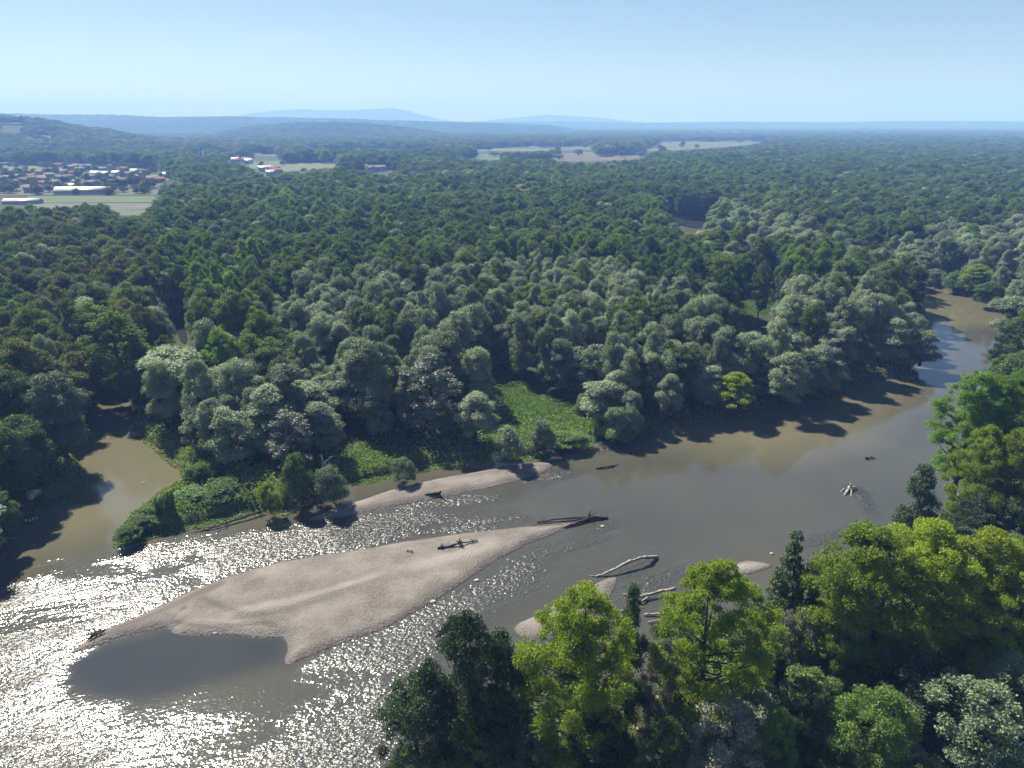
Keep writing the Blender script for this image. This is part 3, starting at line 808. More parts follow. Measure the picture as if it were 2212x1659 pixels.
HAND = [
    # ---- near bank, right
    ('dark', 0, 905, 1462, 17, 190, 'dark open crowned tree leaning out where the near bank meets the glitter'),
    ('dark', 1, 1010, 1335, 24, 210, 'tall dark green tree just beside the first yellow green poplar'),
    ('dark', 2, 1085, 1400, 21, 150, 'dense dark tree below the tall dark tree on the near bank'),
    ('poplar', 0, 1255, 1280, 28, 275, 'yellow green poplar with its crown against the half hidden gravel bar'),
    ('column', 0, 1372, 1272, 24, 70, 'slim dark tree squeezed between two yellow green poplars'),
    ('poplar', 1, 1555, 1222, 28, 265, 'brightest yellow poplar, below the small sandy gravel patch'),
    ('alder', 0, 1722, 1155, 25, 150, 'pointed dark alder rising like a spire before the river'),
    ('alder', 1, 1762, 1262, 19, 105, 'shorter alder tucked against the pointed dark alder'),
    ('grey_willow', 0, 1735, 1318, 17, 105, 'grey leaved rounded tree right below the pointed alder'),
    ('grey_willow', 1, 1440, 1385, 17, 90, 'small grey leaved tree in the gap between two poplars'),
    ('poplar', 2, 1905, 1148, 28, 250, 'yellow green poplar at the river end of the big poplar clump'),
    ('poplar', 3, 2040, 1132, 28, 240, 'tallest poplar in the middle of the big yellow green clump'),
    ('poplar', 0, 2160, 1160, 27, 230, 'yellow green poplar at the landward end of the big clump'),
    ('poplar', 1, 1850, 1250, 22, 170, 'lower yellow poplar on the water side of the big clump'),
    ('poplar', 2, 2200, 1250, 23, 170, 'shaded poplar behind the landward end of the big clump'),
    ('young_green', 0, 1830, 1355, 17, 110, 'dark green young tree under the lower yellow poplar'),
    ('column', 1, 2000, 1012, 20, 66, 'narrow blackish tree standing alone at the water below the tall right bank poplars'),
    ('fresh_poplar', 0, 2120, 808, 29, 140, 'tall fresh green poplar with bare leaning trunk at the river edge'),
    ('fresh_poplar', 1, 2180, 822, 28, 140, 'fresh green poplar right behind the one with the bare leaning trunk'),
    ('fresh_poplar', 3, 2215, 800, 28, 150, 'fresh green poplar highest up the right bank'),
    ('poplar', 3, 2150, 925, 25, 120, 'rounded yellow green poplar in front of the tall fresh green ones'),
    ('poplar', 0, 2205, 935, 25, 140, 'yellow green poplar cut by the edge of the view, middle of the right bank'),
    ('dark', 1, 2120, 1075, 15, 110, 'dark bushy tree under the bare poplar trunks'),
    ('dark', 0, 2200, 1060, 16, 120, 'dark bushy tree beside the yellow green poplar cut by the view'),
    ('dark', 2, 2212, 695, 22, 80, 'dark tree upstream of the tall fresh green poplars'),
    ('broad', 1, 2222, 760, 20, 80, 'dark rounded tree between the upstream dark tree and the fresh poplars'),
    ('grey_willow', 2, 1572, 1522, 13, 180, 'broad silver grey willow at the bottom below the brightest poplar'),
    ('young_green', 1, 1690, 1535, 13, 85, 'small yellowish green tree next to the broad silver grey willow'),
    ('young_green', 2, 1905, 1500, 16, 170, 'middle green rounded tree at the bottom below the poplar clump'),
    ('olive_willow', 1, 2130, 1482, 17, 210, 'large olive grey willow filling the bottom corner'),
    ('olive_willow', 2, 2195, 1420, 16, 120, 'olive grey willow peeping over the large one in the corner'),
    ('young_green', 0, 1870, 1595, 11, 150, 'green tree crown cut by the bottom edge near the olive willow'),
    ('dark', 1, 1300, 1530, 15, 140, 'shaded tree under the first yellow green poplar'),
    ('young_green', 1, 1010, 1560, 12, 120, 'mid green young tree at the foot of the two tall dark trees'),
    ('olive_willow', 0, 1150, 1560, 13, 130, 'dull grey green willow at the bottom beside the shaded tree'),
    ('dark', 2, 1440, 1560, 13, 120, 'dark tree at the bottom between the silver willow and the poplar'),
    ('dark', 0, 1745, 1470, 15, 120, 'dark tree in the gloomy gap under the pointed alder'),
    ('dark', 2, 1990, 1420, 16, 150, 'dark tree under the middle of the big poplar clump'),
    # ---- far bank, from the inlet to the bend
    ('willow', 1, 106, 812, -1003, 92, 'tall grey willow standing alone on the grassy cape of the inlet'),
    ('broad', 2, 8, 925, -1095, 88, 'huge dark tree at the left edge behind the moored boat'),
    ('broad', 3, -62, 955, -1120, 100, 'dark tree half out of view beside the inlet mouth'),
    ('broad', 0, -14, 1068, -1170, 62, 'lower dark tree at the water just below the moored boat'),
    ('bright', 0, 232, 672, -872, 150, 'big bright green poplar above the dark head of the inlet'),
    ('bright', 2, 470, 712, 23, 90, 'bright green poplar among grey willows beyond the inlet'),
    ('bright', 1, 535, 722, 21, 80, 'second bright green poplar beyond the inlet, farther from its head'),
    ('willow', 2, 365, 752, -905, 150, 'broad grey willow hanging over the head of the inlet'),
    ('willow', 0, 452, 868, -998, 75, 'leaning grey willow above the shore of the inlet'),
    ('willow', 3, 492, 884, -1012, 90, 'twin topped grey willow beside the leaning one by the inlet'),
    ('willow', 4, 545, 845, -972, 70, 'slim grey willow behind the silver poplar near the spit'),
    ('silver', 0, 618, 886, -1018, 105, 'airy whitish silver poplar above the dark green bush on the bank'),
    ('willow', 5, 686, 868, -985, 80, 'pale topped willow right beside the airy silver poplar'),
    ('willow', 1, 790, 742, -936, 100, 'tallest open willow with a visible dark trunk above the grassy strip'),
    ('silver', 1, 928, 770, -944, 150, 'massive silver poplar between the open willow and the clearing'),
    ('willow', 2, 885, 800, -938, 70, 'grey willow crowded against the massive silver poplar'),
    ('silver', 2, 1035, 752, -872, 70, 'thin brownish grey tree at the edge of the green clearing'),
    ('dark_shrub', 1, 632, 982, -1082, 72, 'dark green rounded bush on the bank beside the yellow bush'),
    ('shrub', 0, 703, 1012, -1082, 82, 'grey green shrub overhanging the side channel'),
    ('yellow_shrub', 0, 574, 1044, -1102, 48, 'vivid yellow green bush at the root of the spit'),
    ('shrub', 2, 866, 992, -1034, 62, 'low grey shrub at the waterline of the grassy strip'),
    ('shrub', 1, 1098, 922, -995, 68, 'rounded grey willow shrub under the dead branch at the upper end of the thin bar'),
    ('shrub', 3, 1170, 908, -972, 54, 'pointed grey willow shrub by the pebble shelf'),
    ('shrub', 0, 1330, 884, -948, 62, 'twin domed willow shrub at the upstream end of the bank meadow'),
    ('shrub', 1, 1368, 880, -944, 50, 'smaller dome beside the twin domed willow shrub'),
    ('shrub', 2, 1258, 852, -895, 42, 'small pale shrub at the corner of the green clearing'),
    ('dark_shrub', 0, 1052, 868, -920, 44, 'dark bush at the shady end of the green clearing'),
    ('gold', 1, 1592, 806, -898, 82, 'round yellowish green tree on the shaded far bank'),
    ('willow', 4, 1708, 768, -888, 85, 'grey willow jutting out from the far bank past the yellowish tree'),
    ('willow', 3, 2000, 712, -792, 62, 'willow leaning over the water at the outside of the bend'),
    ('willow', 0, 1975, 680, -765, 70, 'grey willow closing the row at the river bend'),
    ('green_shrub', 0, 478, 1046, 3.0, 100, 'broad dark green bush mound on the spit'),
    ('green_shrub', 1, 415, 1056, 2.6, 80, 'mid green bush mound in the middle of the spit'),
    ('green_shrub', 2, 330, 1096, 2.2, 80, 'leafy bush on the narrow part of the spit'),
    ('green_shrub', 0, 272, 1138, 2.2, 60, 'round bush on the very tip of the spit'),
    ('green_shrub', 1, 300, 1116, 1.9, 50, 'low bush just behind the tip of the spit'),
    ('green_shrub', 1, 425, 1004, 4.0, 60, 'bush on the shore of the inlet above the spit'),
    ('green_shrub', 2, 1340, 918, 3.5, 80, 'brownish bramble mass on the bank meadow edge'),
    ('green_shrub', 0, 1225, 935, 3.0, 90, 'pale leafy creeper mound over the cut bank'),
    ('green_shrub', 2, 2080, 1110, 5.0, 90, 'light green creeper covered shrub on the right bank'),
    ('green_shrub', 0, 2120, 1150, 5.0, 90, 'light green shrub behind the narrow blackish tree'),
    ('shrub', 1, 2025, 582, 7, 50, 'rounded shrub on the far shore inside the bend'),
    ('dark_shrub', 1, 2070, 585, 9, 50, 'dark shrub on the far shore between two willows'),
    ('gold', 0, 2120, 572, 14, 75, 'yellow green tree at the water on the far shore of the bend'),
    ('bright', 2, 2145, 610, 10, 60, 'lower yellow green tree dipping to the far shore'),
    ('willow', 5, 1958, 552, 14, 65, 'yellowish willow at the hidden upstream mouth of the bend'),
    ('willow', 2, 2195, 640, 16, 70, 'grey willow overhanging the far shore near the edge of view'),
]
TREES = []      # (x, y, radius) of everything planted
for (k, i, u, v, h, wp, lab) in HAND:
    e = plant_at(k, i, u, v, h, wp, lab)
    TREES.append((e.location.x, e.location.y, e.scale.x * PROTO[k][i % len(PROTO[k])]['R'], h))

# ------------------------------------------------------------------ forest: where trees may stand
CLEAR = [   # photo areas that stay open (water, bars, meadows, fields, village)
    [(-400, 1300), (0, 1235), (60, 1205), (58, 1130), (60, 1100), (70, 1060), (110, 1010), (170, 985), (170, 960), (205, 945), (235, 925), (270, 925), (285, 905), (330, 915), (400, 955), (420, 985), (430, 1040), (520, 1040), (560, 1070), (610, 1100),
     (650, 1085), (735, 1045), (735, 975), (800, 955), (870, 985), (950, 985), (1040, 975), (1062, 930), (1070, 905), (1060, 835), (1140, 828), (1150, 855), (1250, 875), (1300, 905), (1300, 945), (1400, 935), (1540, 910), (1640, 895), (1780, 862), (1900, 822), (1990, 780), (2030, 740), (2010, 680), (1985, 640), (1960, 612),
     (2010, 612), (2090, 635), (2150, 655), (2178, 690), (2160, 740), (2140, 790), (2080, 805), (2035, 830), (2028, 950), (2028, 1040), (2000, 1012), (1970, 1090), (1968, 1140), (1900, 1145), (1830, 1200), (1790, 1250), (1775, 1280), (1745, 1200),
     (1722, 1155), (1700, 1200), (1690, 1310), (1640, 1265), (1570, 1225), (1500, 1235), (1430, 1290), (1410, 1340), (1380, 1290), (1330, 1330), (1250, 1283), (1180, 1330), (1120, 1370), (1090, 1345), (1000, 1338), (920, 1390), (880, 1465), (812, 1530), (800, 1640), (750, 1700), (-400, 1900)],
    [(1594, 648), (1705, 640), (1665, 685), (1594, 692)],
    [(368, 655), (400, 655), (410, 722), (395, 745), (366, 722)],
    [(1440, 442), (1535, 448), (1535, 490), (1490, 497), (1445, 466)],
    [(-200, 345), (145, 344), (245, 344), (330, 350), (372, 380), (345, 408), (338, 440), (335, 440), (300, 466), (250, 462), (225, 440), (60, 444), (0, 446), (-200, 450)],
    [(537, 346), (727, 340), (725, 362), (620, 372), (540, 366)], [(742, 357), (865, 355), (862, 365), (742, 366)], [(541, 323), (602, 326), (600, 338), (541, 336)],
    [(490, 335), (556, 338), (556, 356), (490, 352)], [(556, 364), (602, 368), (600, 383), (556, 381)], [(785, 363), (842, 366), (838, 379), (787, 377)],
    [(428, 318), (446, 318), (444, 354), (428, 354)],
    [(1000, 335), (1083, 331), (1080, 346), (1003, 346)], [(1027, 315), (1106, 312), (1280, 309), (1280, 324), (1110, 327), (1030, 327)],
    [(1189, 334), (1290, 327), (1397, 328), (1390, 344), (1260, 350), (1195, 347)], [(1391, 318), (1440, 302), (1520, 300), (1612, 299), (1660, 300), (1640, 312), (1513, 322), (1400, 328)],
    [(0, 262), (50, 262), (45, 285), (0, 285)], [(75, 288), (110, 288), (110, 298), (75, 298)],
]
WZONE = [[(530, 690), (620, 590), (780, 572), (900, 600), (1010, 560), (1130, 560), (1300, 560), (1420, 600), (1560, 650), (1650, 655), (1800, 600), (1960, 610), (2060, 720), (2000, 840), (1700, 920), (1300, 950), (1100, 1010), (700, 1060), (400, 1010), (290, 830), (400, 740)],
         [(1470, 480), (1560, 425), (1680, 470), (1850, 500), (1960, 520), (2010, 590), (1950, 575), (1780, 560), (1600, 530), (1500, 520)],
         [(1880, 540), (2000, 490), (2212, 480), (2300, 640), (2100, 600), (1950, 590)]]
WZ = [polyW(z_, 18) for z_ in WZONE]
OLZ = polyW([(-200, 470), (250, 470), (330, 560), (360, 680), (200, 740), (300, 900), (-200, 960)], 18)
def cell_points(y0, y1, spacing, r):
    """jittered grid over the wedge of ground seen between two depths"""
    half = (VW / 2 / F + 0.13) / CP
    ys = np.arange(y0, y1, spacing * 0.87)
    out = []
    for j, y in enumerate(ys):
        xs = np.arange(-half * y - 30, half * y + 30, spacing) + (spacing / 2 if j % 2 else 0)
        out.append(np.stack([xs, np.full(len(xs), y)], 1))
    p_ = np.vstack(out)
    return p_ + r.uniform(-0.38, 0.38, p_.shape) * spacing
fr = np.random.default_rng(21)
bands = [(60, 330, 6.7), (330, 520, 8.2), (520, 800, 9.6), (800, 1200, 12), (1200, 1900, 15.5), (1900, 3000, 21), (3000, 5000, 29), (5000, 8600, 42), (8600, 11000, 60)]
pts, spc = [], []
for (a, b, s_) in bands:
    q = cell_points(a, b, s_, fr); pts.append(q); spc.append(np.full(len(q), s_))
pts = np.vstack(pts); spc = np.concatenate(spc)
x, y = pts[:, 0], pts[:, 1]
N = len(x)
gz = ground_at(x, y)
near = y < 700
dW = np.full(N, -99.0); dW[near] = sdf(x[near], y[near], WATER)
ok = dW < -2.2
# patches of open land far out
far = y > 1300
opn = vnoise(x, y * 0.5, 330, 31, 3)
ok &= ~(far & (opn > 0.26) & (gz < 4))
ok &= ~(far & (vnoise(x, y, 420, 11, 3) * 3 - 0.5 > 0.5) & (gz >= 4) & (y < 3000))
willow = np.zeros(N, bool)
for z_ in WZ: willow |= inside(x, y, z_)
mixn = vnoise(x, y, 26, 41, 2)
rnd = fr.random(N)
willow = np.where(willow, rnd < 0.74 + 0.22 * np.sign(mixn + 0.25), rnd < 0.10 + 0.35 * (vnoise(x, y, 60, 43, 2) > 0.42))
olive = inside(x, y, OLZ) & (rnd < 0.75)
# heights and widths
H = np.where(willow, 13.5 + 9.5 * fr.random(N), 15 + 11 * fr.random(N)) + 3.0 * vnoise(x, y, 45, 51, 2)
ok &= ~(near & (fr.random(N) < 0.10))
near_bank = (y < 175) & (x > -40) & (dW < 0) & (y < 60 + 0.55 * np.maximum(x, 0) + 40)
H = np.where(near_bank, 8 + 6 * fr.random(N), H)
edge = near & (dW > -9)
H = np.where(edge & ~near_bank, H * (0.55 + 0.4 * fr.random(N)), H)
Wd = spc * np.where(willow, 1.20, 1.5) * fr.uniform(0.75, 1.4, N)
Wd = np.where(near_bank, 7 + 3 * fr.random(N), Wd)
# trees whose shadow would fill the sunny meadows and bars are left out
SX, SY = -SUNV.x / SUNV.z, -SUNV.y / SUNV.z
SUNNY = [MEADOW_W[k] for k in ('clearing', 'bank', 'strip', 'cape', 'spit', 'glade')] + [polyW([(195, 985), (270, 945), (385, 1015), (385, 1045), (260, 1130), (240, 1180), (90, 1200), (110, 1120), (190, 1060)]), polyW([(700, 1104), (790, 1079), (940, 1040), (1050, 1020), (1180, 1004), (1140, 1025), (980, 1062), (830, 1092)])]
ns = np.nonzero(near & (y < 420))[0]
for fz, lim in ((0.9, 0.0), (0.6, 1.0), (0.35, 1.0)):
    for pw in SUNNY:
        d_ = sdf(x[ns] + SX * H[ns] * fz, y[ns] + SY * H[ns] * fz, pw)
        ok[ns[(d_ > lim) & (fr.random(len(ns)) < 0.85)]] = False
# drop trees that would cover open places of the photograph
for fz in (0.97, 0.75, 0.45):
    pu, pv = proj(x, y, gz + H * fz)
    wob = np.clip((y - 600) / 500, 0, 1)
    pu = pu + wob * 9 * vnoise(x, y, 55, 81, 2); pv = pv + wob * 5 * vnoise(x, y, 55, 82, 2)
    hw = F * Wd * 0.36 / np.maximum(y, 1)
    for c_ in CLEAR:
        for off in ((0,) if fz > 0.9 else (-1, 0, 1)):
            ok &= ~inside(pu + off * hw, pv, c_)
# keep clear of the trees placed by hand
T = np.array(TREES)
idx = np.nonzero(near & ok)[0]
dd = np.hypot(x[idx, None] - T[None, :, 0], y[idx, None] - T[None, :, 1])
ok[idx[(dd < T[None, :, 2] * 0.62 + Wd[idx, None] * 0.18).any(1)]] = False
# nearer trees must not rise over the hand-placed crowns' feet in the clearings: meadows stay open on the ground too
for pw in MEADOW_W.values():
    k = near & ok; ii = np.nonzero(k)[0]
    ok[ii[inside(x[ii], y[ii], pw)]] = False
# kinds
kinds = np.where(willow, 'willow', np.where(olive, 'olive', np.where((vnoise(x, y, 38, 61, 2) > 0.33) & (rnd < 0.8), 'bright', 'broad'))).astype(object)
br_ = kinds == 'bright'
H = np.where(br_ & ~near_bank, H + 1.5, H); Wd = np.where(br_ & ~near_bank, Wd * 0.82, Wd)
pu, pv = proj(x, y, gz + H * 0.9)
inview = (pu > -20) & (pu < VW + 20) & (pv < VH + 60)
sel_ = np.nonzero(ok)[0]
sel_ = sel_[np.argsort(np.hypot(x[sel_], y[sel_]))]
LAND = {k: P(*v) for k, v in {
    'the green clearing': (1150, 870), 'the inlet head': (270, 860), 'the root of the spit': (540, 1080), 'the grassy strip': (850, 990), 'the twin domed shrub': (1350, 940),
    'the yellowish bank tree': (1590, 895), 'the river bend': (2010, 730), 'the sunlit glade': (1640, 668), 'the grassy cape': (130, 1040), 'the far shore': (2080, 630), 'the moored boat': (70, 1120),
    'the oxbow channel': (390, 700), 'the big bright poplar': (232, 860), 'the pointed alder': (1722, 1380), 'the corner willow': (2130, 1640), 'the first poplar': (1270, 1590),
    'the massive silver poplar': (928, 965), 'the open tall willow': (790, 955), 'the oxbow pond': (1490, 480), 'the crop field': (200, 440), 'the tall grey cape willow': (110, 1003)}.items()}
DESC = {'willow': 'grey green willow', 'olive': 'brownish green oak', 'bright': 'fresh green poplar', 'broad': 'dark green broadleaf tree'}
ORD = ['nearest', 'second nearest', 'third nearest', 'fourth nearest', 'fifth nearest', 'sixth nearest']
LIMIT = {'willow': 230, 'olive': 150, 'bright': 150, 'broad': 230}
count = {k: 0 for k in LIMIT}
single, rest = [], []
for i in sel_:
    k = kinds[i]
    if inview[i] and count[k] < LIMIT[k] and y[i] < 620: single.append(i); count[k] += 1
    else: rest.append(i)
labels = {}
for ln, lp in LAND.items():
    for k in LIMIT:
        c_ = sorted((i for i in single if kinds[i] == k and i not in labels), key=lambda i: (x[i] - lp[0]) ** 2 + (y[i] - lp[1]) ** 2)[:6]
        for o_, i in zip(ORD, c_):
            if math.hypot(x[i] - lp[0], y[i] - lp[1]) < 60: labels[i] = f'{DESC[k]} {o_} to {ln}'
def zone_of(i):
    if near_bank[i]: return 'in the shaded wood on the near bank', 'understorey trees of the near bank'
    if dW[i] > -14 and pu[i] > 1400: return 'in the front row over the shaded far bank', 'front row of the far bank'
    if pu[i] > 1950: return 'in the wood beyond the river bend', 'wood beyond the bend'
    if pu[i] < 330: return 'in the wood behind the inlet', 'wood behind the inlet'
    if pv[i] < 600: return 'in the deep wood well behind the grey willows', 'deep wood behind the willows'
    if pu[i] > 1150: return 'in the stand between the clearing and the bend', 'stand between clearing and bend'
    return 'in the stand between the inlet and the clearing', 'stand between inlet and clearing'
for i in single:
    k = kinds[i]
    zt, zg = zone_of(i)
    lab = labels.get(i)
    if not lab:
        nl_ = sorted(LAND, key=lambda q: (x[i] - LAND[q][0]) ** 2 + (y[i] - LAND[q][1]) ** 2)[:2]
        sz = 'tall' if H[i] > 21.5 else 'low' if H[i] < 17.5 else 'middle sized'
        wdn = 'broad' if Wd[i] > spc[i] * 1.55 else 'slim'
        lab = f'{sz} {wdn} {DESC[k]} between {nl_[0]} and {nl_[1]}'
        zg = f'between {nl_[0]} and {nl_[1]}'
    plant(k, int(fr.integers(0, 9)), float(x[i]), float(y[i]), float(H[i]), float(Wd[i]), lab, f'{DESC[k]}s, {zg}')

# the rest of the wood, out to the hills: one object
order = [('willow', j) for j in range(6)] + [('broad', j) for j in range(5)] + [('olive', j) for j in range(3)] + [('bright', j) for j in range(3)]
order = [o_ for o_ in order if o_ in FIRST]
by = {}
for n_, (k, j) in enumerate(order): by.setdefault(k, []).append(n_)
rest = np.array(rest)
kid = np.array([by[kinds[i]][int(fr.integers(0, len(by[kinds[i]])))] for i in rest])
me = bpy.data.meshes.new('forest')
me.vertices.add(len(rest))
me.vertices.foreach_set('co', np.stack([x[rest], y[rest], gz[rest] - 0.2], 1).astype(np.float32).ravel())
hh_ = np.array([PROTO[order[k][0]][order[k][1]]['h'] for k in kid]); rr_ = np.array([PROTO[order[k][0]][order[k][1]]['R'] for k in kid])
sx_ = Wd[rest] / (2 * rr_)
me.attributes.new('kid', 'INT', 'POINT').data.foreach_set('value', kid.astype(np.int32))
me.attributes.new('scl', 'FLOAT_VECTOR', 'POINT').data.foreach_set('vector', np.stack([sx_, sx_, H[rest] / hh_], 1).astype(np.float32).ravel())
me.attributes.new('rot', 'FLOAT_VECTOR', 'POINT').data.foreach_set('vector', np.stack([0 * sx_, 0 * sx_, fr.uniform(0, 6.28, len(rest))], 1).astype(np.float32).ravel())
fo = link('forest', me)
tag(fo, 'unbroken mixed river forest stretching away to the hills', kind='stuff')
ng = bpy.data.node_groups.new('forest', 'GeometryNodeTree')
ng.interface.new_socket('Geometry', in_out='INPUT', socket_type='NodeSocketGeometry')
ng.interface.new_socket('Geometry', in_out='OUTPUT', socket_type='NodeSocketGeometry')
gi = ng.nodes.new('NodeGroupInput'); gout = ng.nodes.new('NodeGroupOutput')
def named(nm, ty):
    n_ = ng.nodes.new('GeometryNodeInputNamedAttribute'); n_.data_type = ty; n_.inputs['Name'].default_value = nm
    return n_.outputs[0]
ak, asc, ar = named('kid', 'INT'), named('scl', 'FLOAT_VECTOR'), named('rot', 'FLOAT_VECTOR')
jn = ng.nodes.new('GeometryNodeJoinGeometry')
for n_, key in enumerate(order):
    oi = ng.nodes.new('GeometryNodeObjectInfo'); oi.inputs['Object'].default_value = FIRST[key]; oi.inputs['As Instance'].default_value = True
    cmp_ = ng.nodes.new('FunctionNodeCompare'); cmp_.data_type = 'INT'; cmp_.operation = 'EQUAL'
    ng.links.new(ak, cmp_.inputs[2]); cmp_.inputs[3].default_value = n_
    ip = ng.nodes.new('GeometryNodeInstanceOnPoints')
    ng.links.new(gi.outputs[0], ip.inputs['Points']); ng.links.new(cmp_.outputs[0], ip.inputs['Selection'])
    ng.links.new(oi.outputs['Geometry'], ip.inputs['Instance'])
    ng.links.new(ar, ip.inputs['Rotation']); ng.links.new(asc, ip.inputs['Scale'])
    ng.links.new(ip.outputs[0], jn.inputs[0])
ng.links.new(jn.outputs[0], gout.inputs[0])
md = fo.modifiers.new('forest', 'NODES'); md.node_group = ng
print('TREES', len(single), count, len(rest))

# ------------------------------------------------------------------ herbs and undergrowth
def leaves_mesh(name, pos, nrm_up, leaf, mat, r):
    N_ = len(pos)
    rn = r.normal(size=(N_, 3)); rn /= np.linalg.norm(rn, axis=1)[:, None]
    nn = rn * (1 - nrm_up) + np.array([0, 0, 1]) * nrm_up; nn /= np.linalg.norm(nn, axis=1)[:, None]
    tv = np.cross(nn, r.normal(size=(N_, 3))); tv /= np.linalg.norm(tv, axis=1)[:, None]
    bv = np.cross(nn, tv)
    L = leaf * r.uniform(0.6, 1.4, N_)[:, None]; W = L * 0.55
    V = np.stack([pos - tv * L * 0.6, pos + bv * W * 0.6 + nn * L * .1, pos + tv * L * 0.6, pos - bv * W * 0.6 + nn * L * .1], 1).reshape(-1, 3)
    return mesh(name, V, np.arange(4 * N_).reshape(N_, 4), None, M[mat], False, {'leafv': np.repeat(r.random(N_), 4)})
hr = np.random.default_rng(5)
def herb_cover(polys, per_m2, hmax, leaf, mat, name, label, up=0.35, lump=3.0):
    allp = []
    for pw in polys:
        lo, hi = pw.min(0), pw.max(0)
        n_ = int((hi - lo).prod() * per_m2)
        q = hr.uniform(lo, hi, (n_, 2))
        q = q[inside(q[:, 0], q[:, 1], pw)]
        zs, d_ = shore_height(q[:, 0], q[:, 1])
        lumpy = np.clip(0.55 + 0.6 * vnoise(q[:, 0], q[:, 1], lump, 71, 3), 0.08, 1.2)
        edge_ = np.clip(-d_ / 2.5, 0.15, 1)
        hz2 = hmax * lumpy * edge_ * (0.55 + 0.45 * hr.random(len(q)))
        allp.append(np.column_stack([q, np.maximum(zs, 0.05) + hz2]))
    o = link(name, leaves_mesh(name, np.vstack(allp), up, leaf, mat, hr))
    return tag(o, label, kind='stuff')
herb_cover([MEADOW_W['clearing'], MEADOW_W['glade'], MEADOW_W['cape_small']], 12, 2.0, 0.42, 'herb', 'meadow_grass', 'bright green tall herbs in the clearing')
herb_cover([MEADOW_W['bank'], MEADOW_W['strip'], MEADOW_W['cape'], MEADOW_W['spit'], MEADOW_W['right_bank']], 10, 2.1, 0.42, 'herb', 'bank_grass', 'green herbs along the grassy banks', lump=4.0)
herb_cover([MEADOW_W['shore'], MEADOW_W['wall']], 8, 2.6, 0.45, 'under', 'undergrowth', 'dull green thicket along the shore of the inlet', lump=5.0)
# a fringe of low growth along every bank
fringe = []
m_ = (D < -0.8) & (D > -16) & (X > -200) & (X < 310) & (Y < 470)
q = np.column_stack([X[m_], Y[m_]])
q = np.repeat(q, 5, 0) + hr.uniform(-0.9, 0.9, (len(q) * 5, 2))
fu, fv = proj(q[:, 0], q[:, 1], 1.5)
q = q[(fu > -80) & (fu < VW + 80) & (fv < VH + 80)]
zs, d_ = shore_height(q[:, 0], q[:, 1])
k_ = d_ < -0.4; q, zs, d_ = q[k_], zs[k_], d_[k_]
lum = np.clip(0.45 + 0.8 * vnoise(q[:, 0], q[:, 1], 4.5, 77, 3), 0.05, 1.3)
zz = np.maximum(zs, 0.05) + 2.0 * lum * np.clip(-d_ / 3, 0.2, 1) * (0.4 + 0.6 * hr.random(len(q)))
o = link('bank_undergrowth', leaves_mesh('bank_undergrowth', np.column_stack([q, zz]), 0.3, 0.5, 'under', hr))
tag(o, 'tangled low plants fringing the river banks', kind='stuff')

# ------------------------------------------------------------------ driftwood, snags, boat, stones
def wpt(u, v, z=0.0):
    a = P(u, v, z); return np.array([float(a[0]), float(a[1]), z])
def log_thing(name, label, cat, paths, mat, group=None, roots=None):
    """paths: list of (part name, [(u, v, z)], r0, r1)"""
    o0 = wpt(*paths[0][1][0])
    e = thing(name, label, cat, tuple(o0), 0, group)
    for (pn, pp, r0, r1) in paths:
        w_ = np.array([wpt(*p_) for p_ in pp]) - o0
        # finer curve
        tt = np.linspace(0, 1, len(w_)); t2 = np.linspace(0, 1, max(9, len(w_) * 3))
        c = np.stack([np.interp(t2, tt, w_[:, k]) for k in range(3)], 1)
        if len(w_) > 2:
            for _ in range(2): c[1:-1] = 0.25 * c[:-2] + 0.5 * c[1:-1] + 0.25 * c[2:]
        rad = np.linspace(r0, r1, len(c)) * np.array([random.uniform(0.78, 1.2) for _ in c])
        c[1:-1] += np.array([[random.gauss(0, 0.05) for _ in range(3)] for _ in c[1:-1]])
        link(pn, MB().tube(c, rad, 8).mesh(pn, M[mat], True), e)
    for (u, v, z, n_, L, r0) in (roots or []):
        c0 = wpt(u, v, z) - o0
        for j in range(n_):
            d = np.array([random.gauss(0, 1), random.gauss(0, 1), abs(random.gauss(0.4, 0.7))]); d /= np.linalg.norm(d)
            mid = c0 + d * L * 0.5 + np.array([0, 0, 0.1]); end = c0 + d * L * random.uniform(0.7, 1.1) + np.array([0, 0, -0.1])
            link('root', MB().tube([c0, mid, end], [r0, r0 * 0.6, r0 * 0.2], 6).mesh('root', M[mat], True), e)
    return e
log_thing('drift_log', 'long bare log bent like a bow over the water near the poplars', 'log',
          [('stem', [(1287, 1246, 0.05), (1310, 1238, 0.5), (1335, 1226, 1.0), (1362, 1212, 1.4), (1385, 1205, 1.4), (1405, 1204, 1.0), (1419, 1203, 0.1)], 0.16, 0.34),
           ('branch', [(1268, 1244, 0.0), (1290, 1245, 0.1)], 0.05, 0.10)], 'driftwood')
log_thing('stranded_tree', 'dead tree with forked branches stranded at the tip of the big bar', 'driftwood',
          [('stem', [(1312, 1119, 0.1), (1285, 1117, 0.6), (1240, 1119, 0.7), (1200, 1121, 0.4), (1160, 1128, 0.1)], 0.34, 0.10),
           ('branch', [(1285, 1117, 0.5), (1250, 1127, 0.5), (1220, 1138, 0.3), (1190, 1149, 0.2)], 0.26, 0.06),
           ('branch', [(1275, 1119, 0.6), (1235, 1124, 0.7), (1190, 1129, 0.6), (1150, 1135, 0.3)], 0.20, 0.06),
           ('branch', [(1300, 1119, 0.3), (1275, 1122, 0.3), (1262, 1127, 0.1)], 0.22, 0.10)], 'darkwood', roots=[(1270, 1117, 0.6, 6, 2.0, 0.12)])
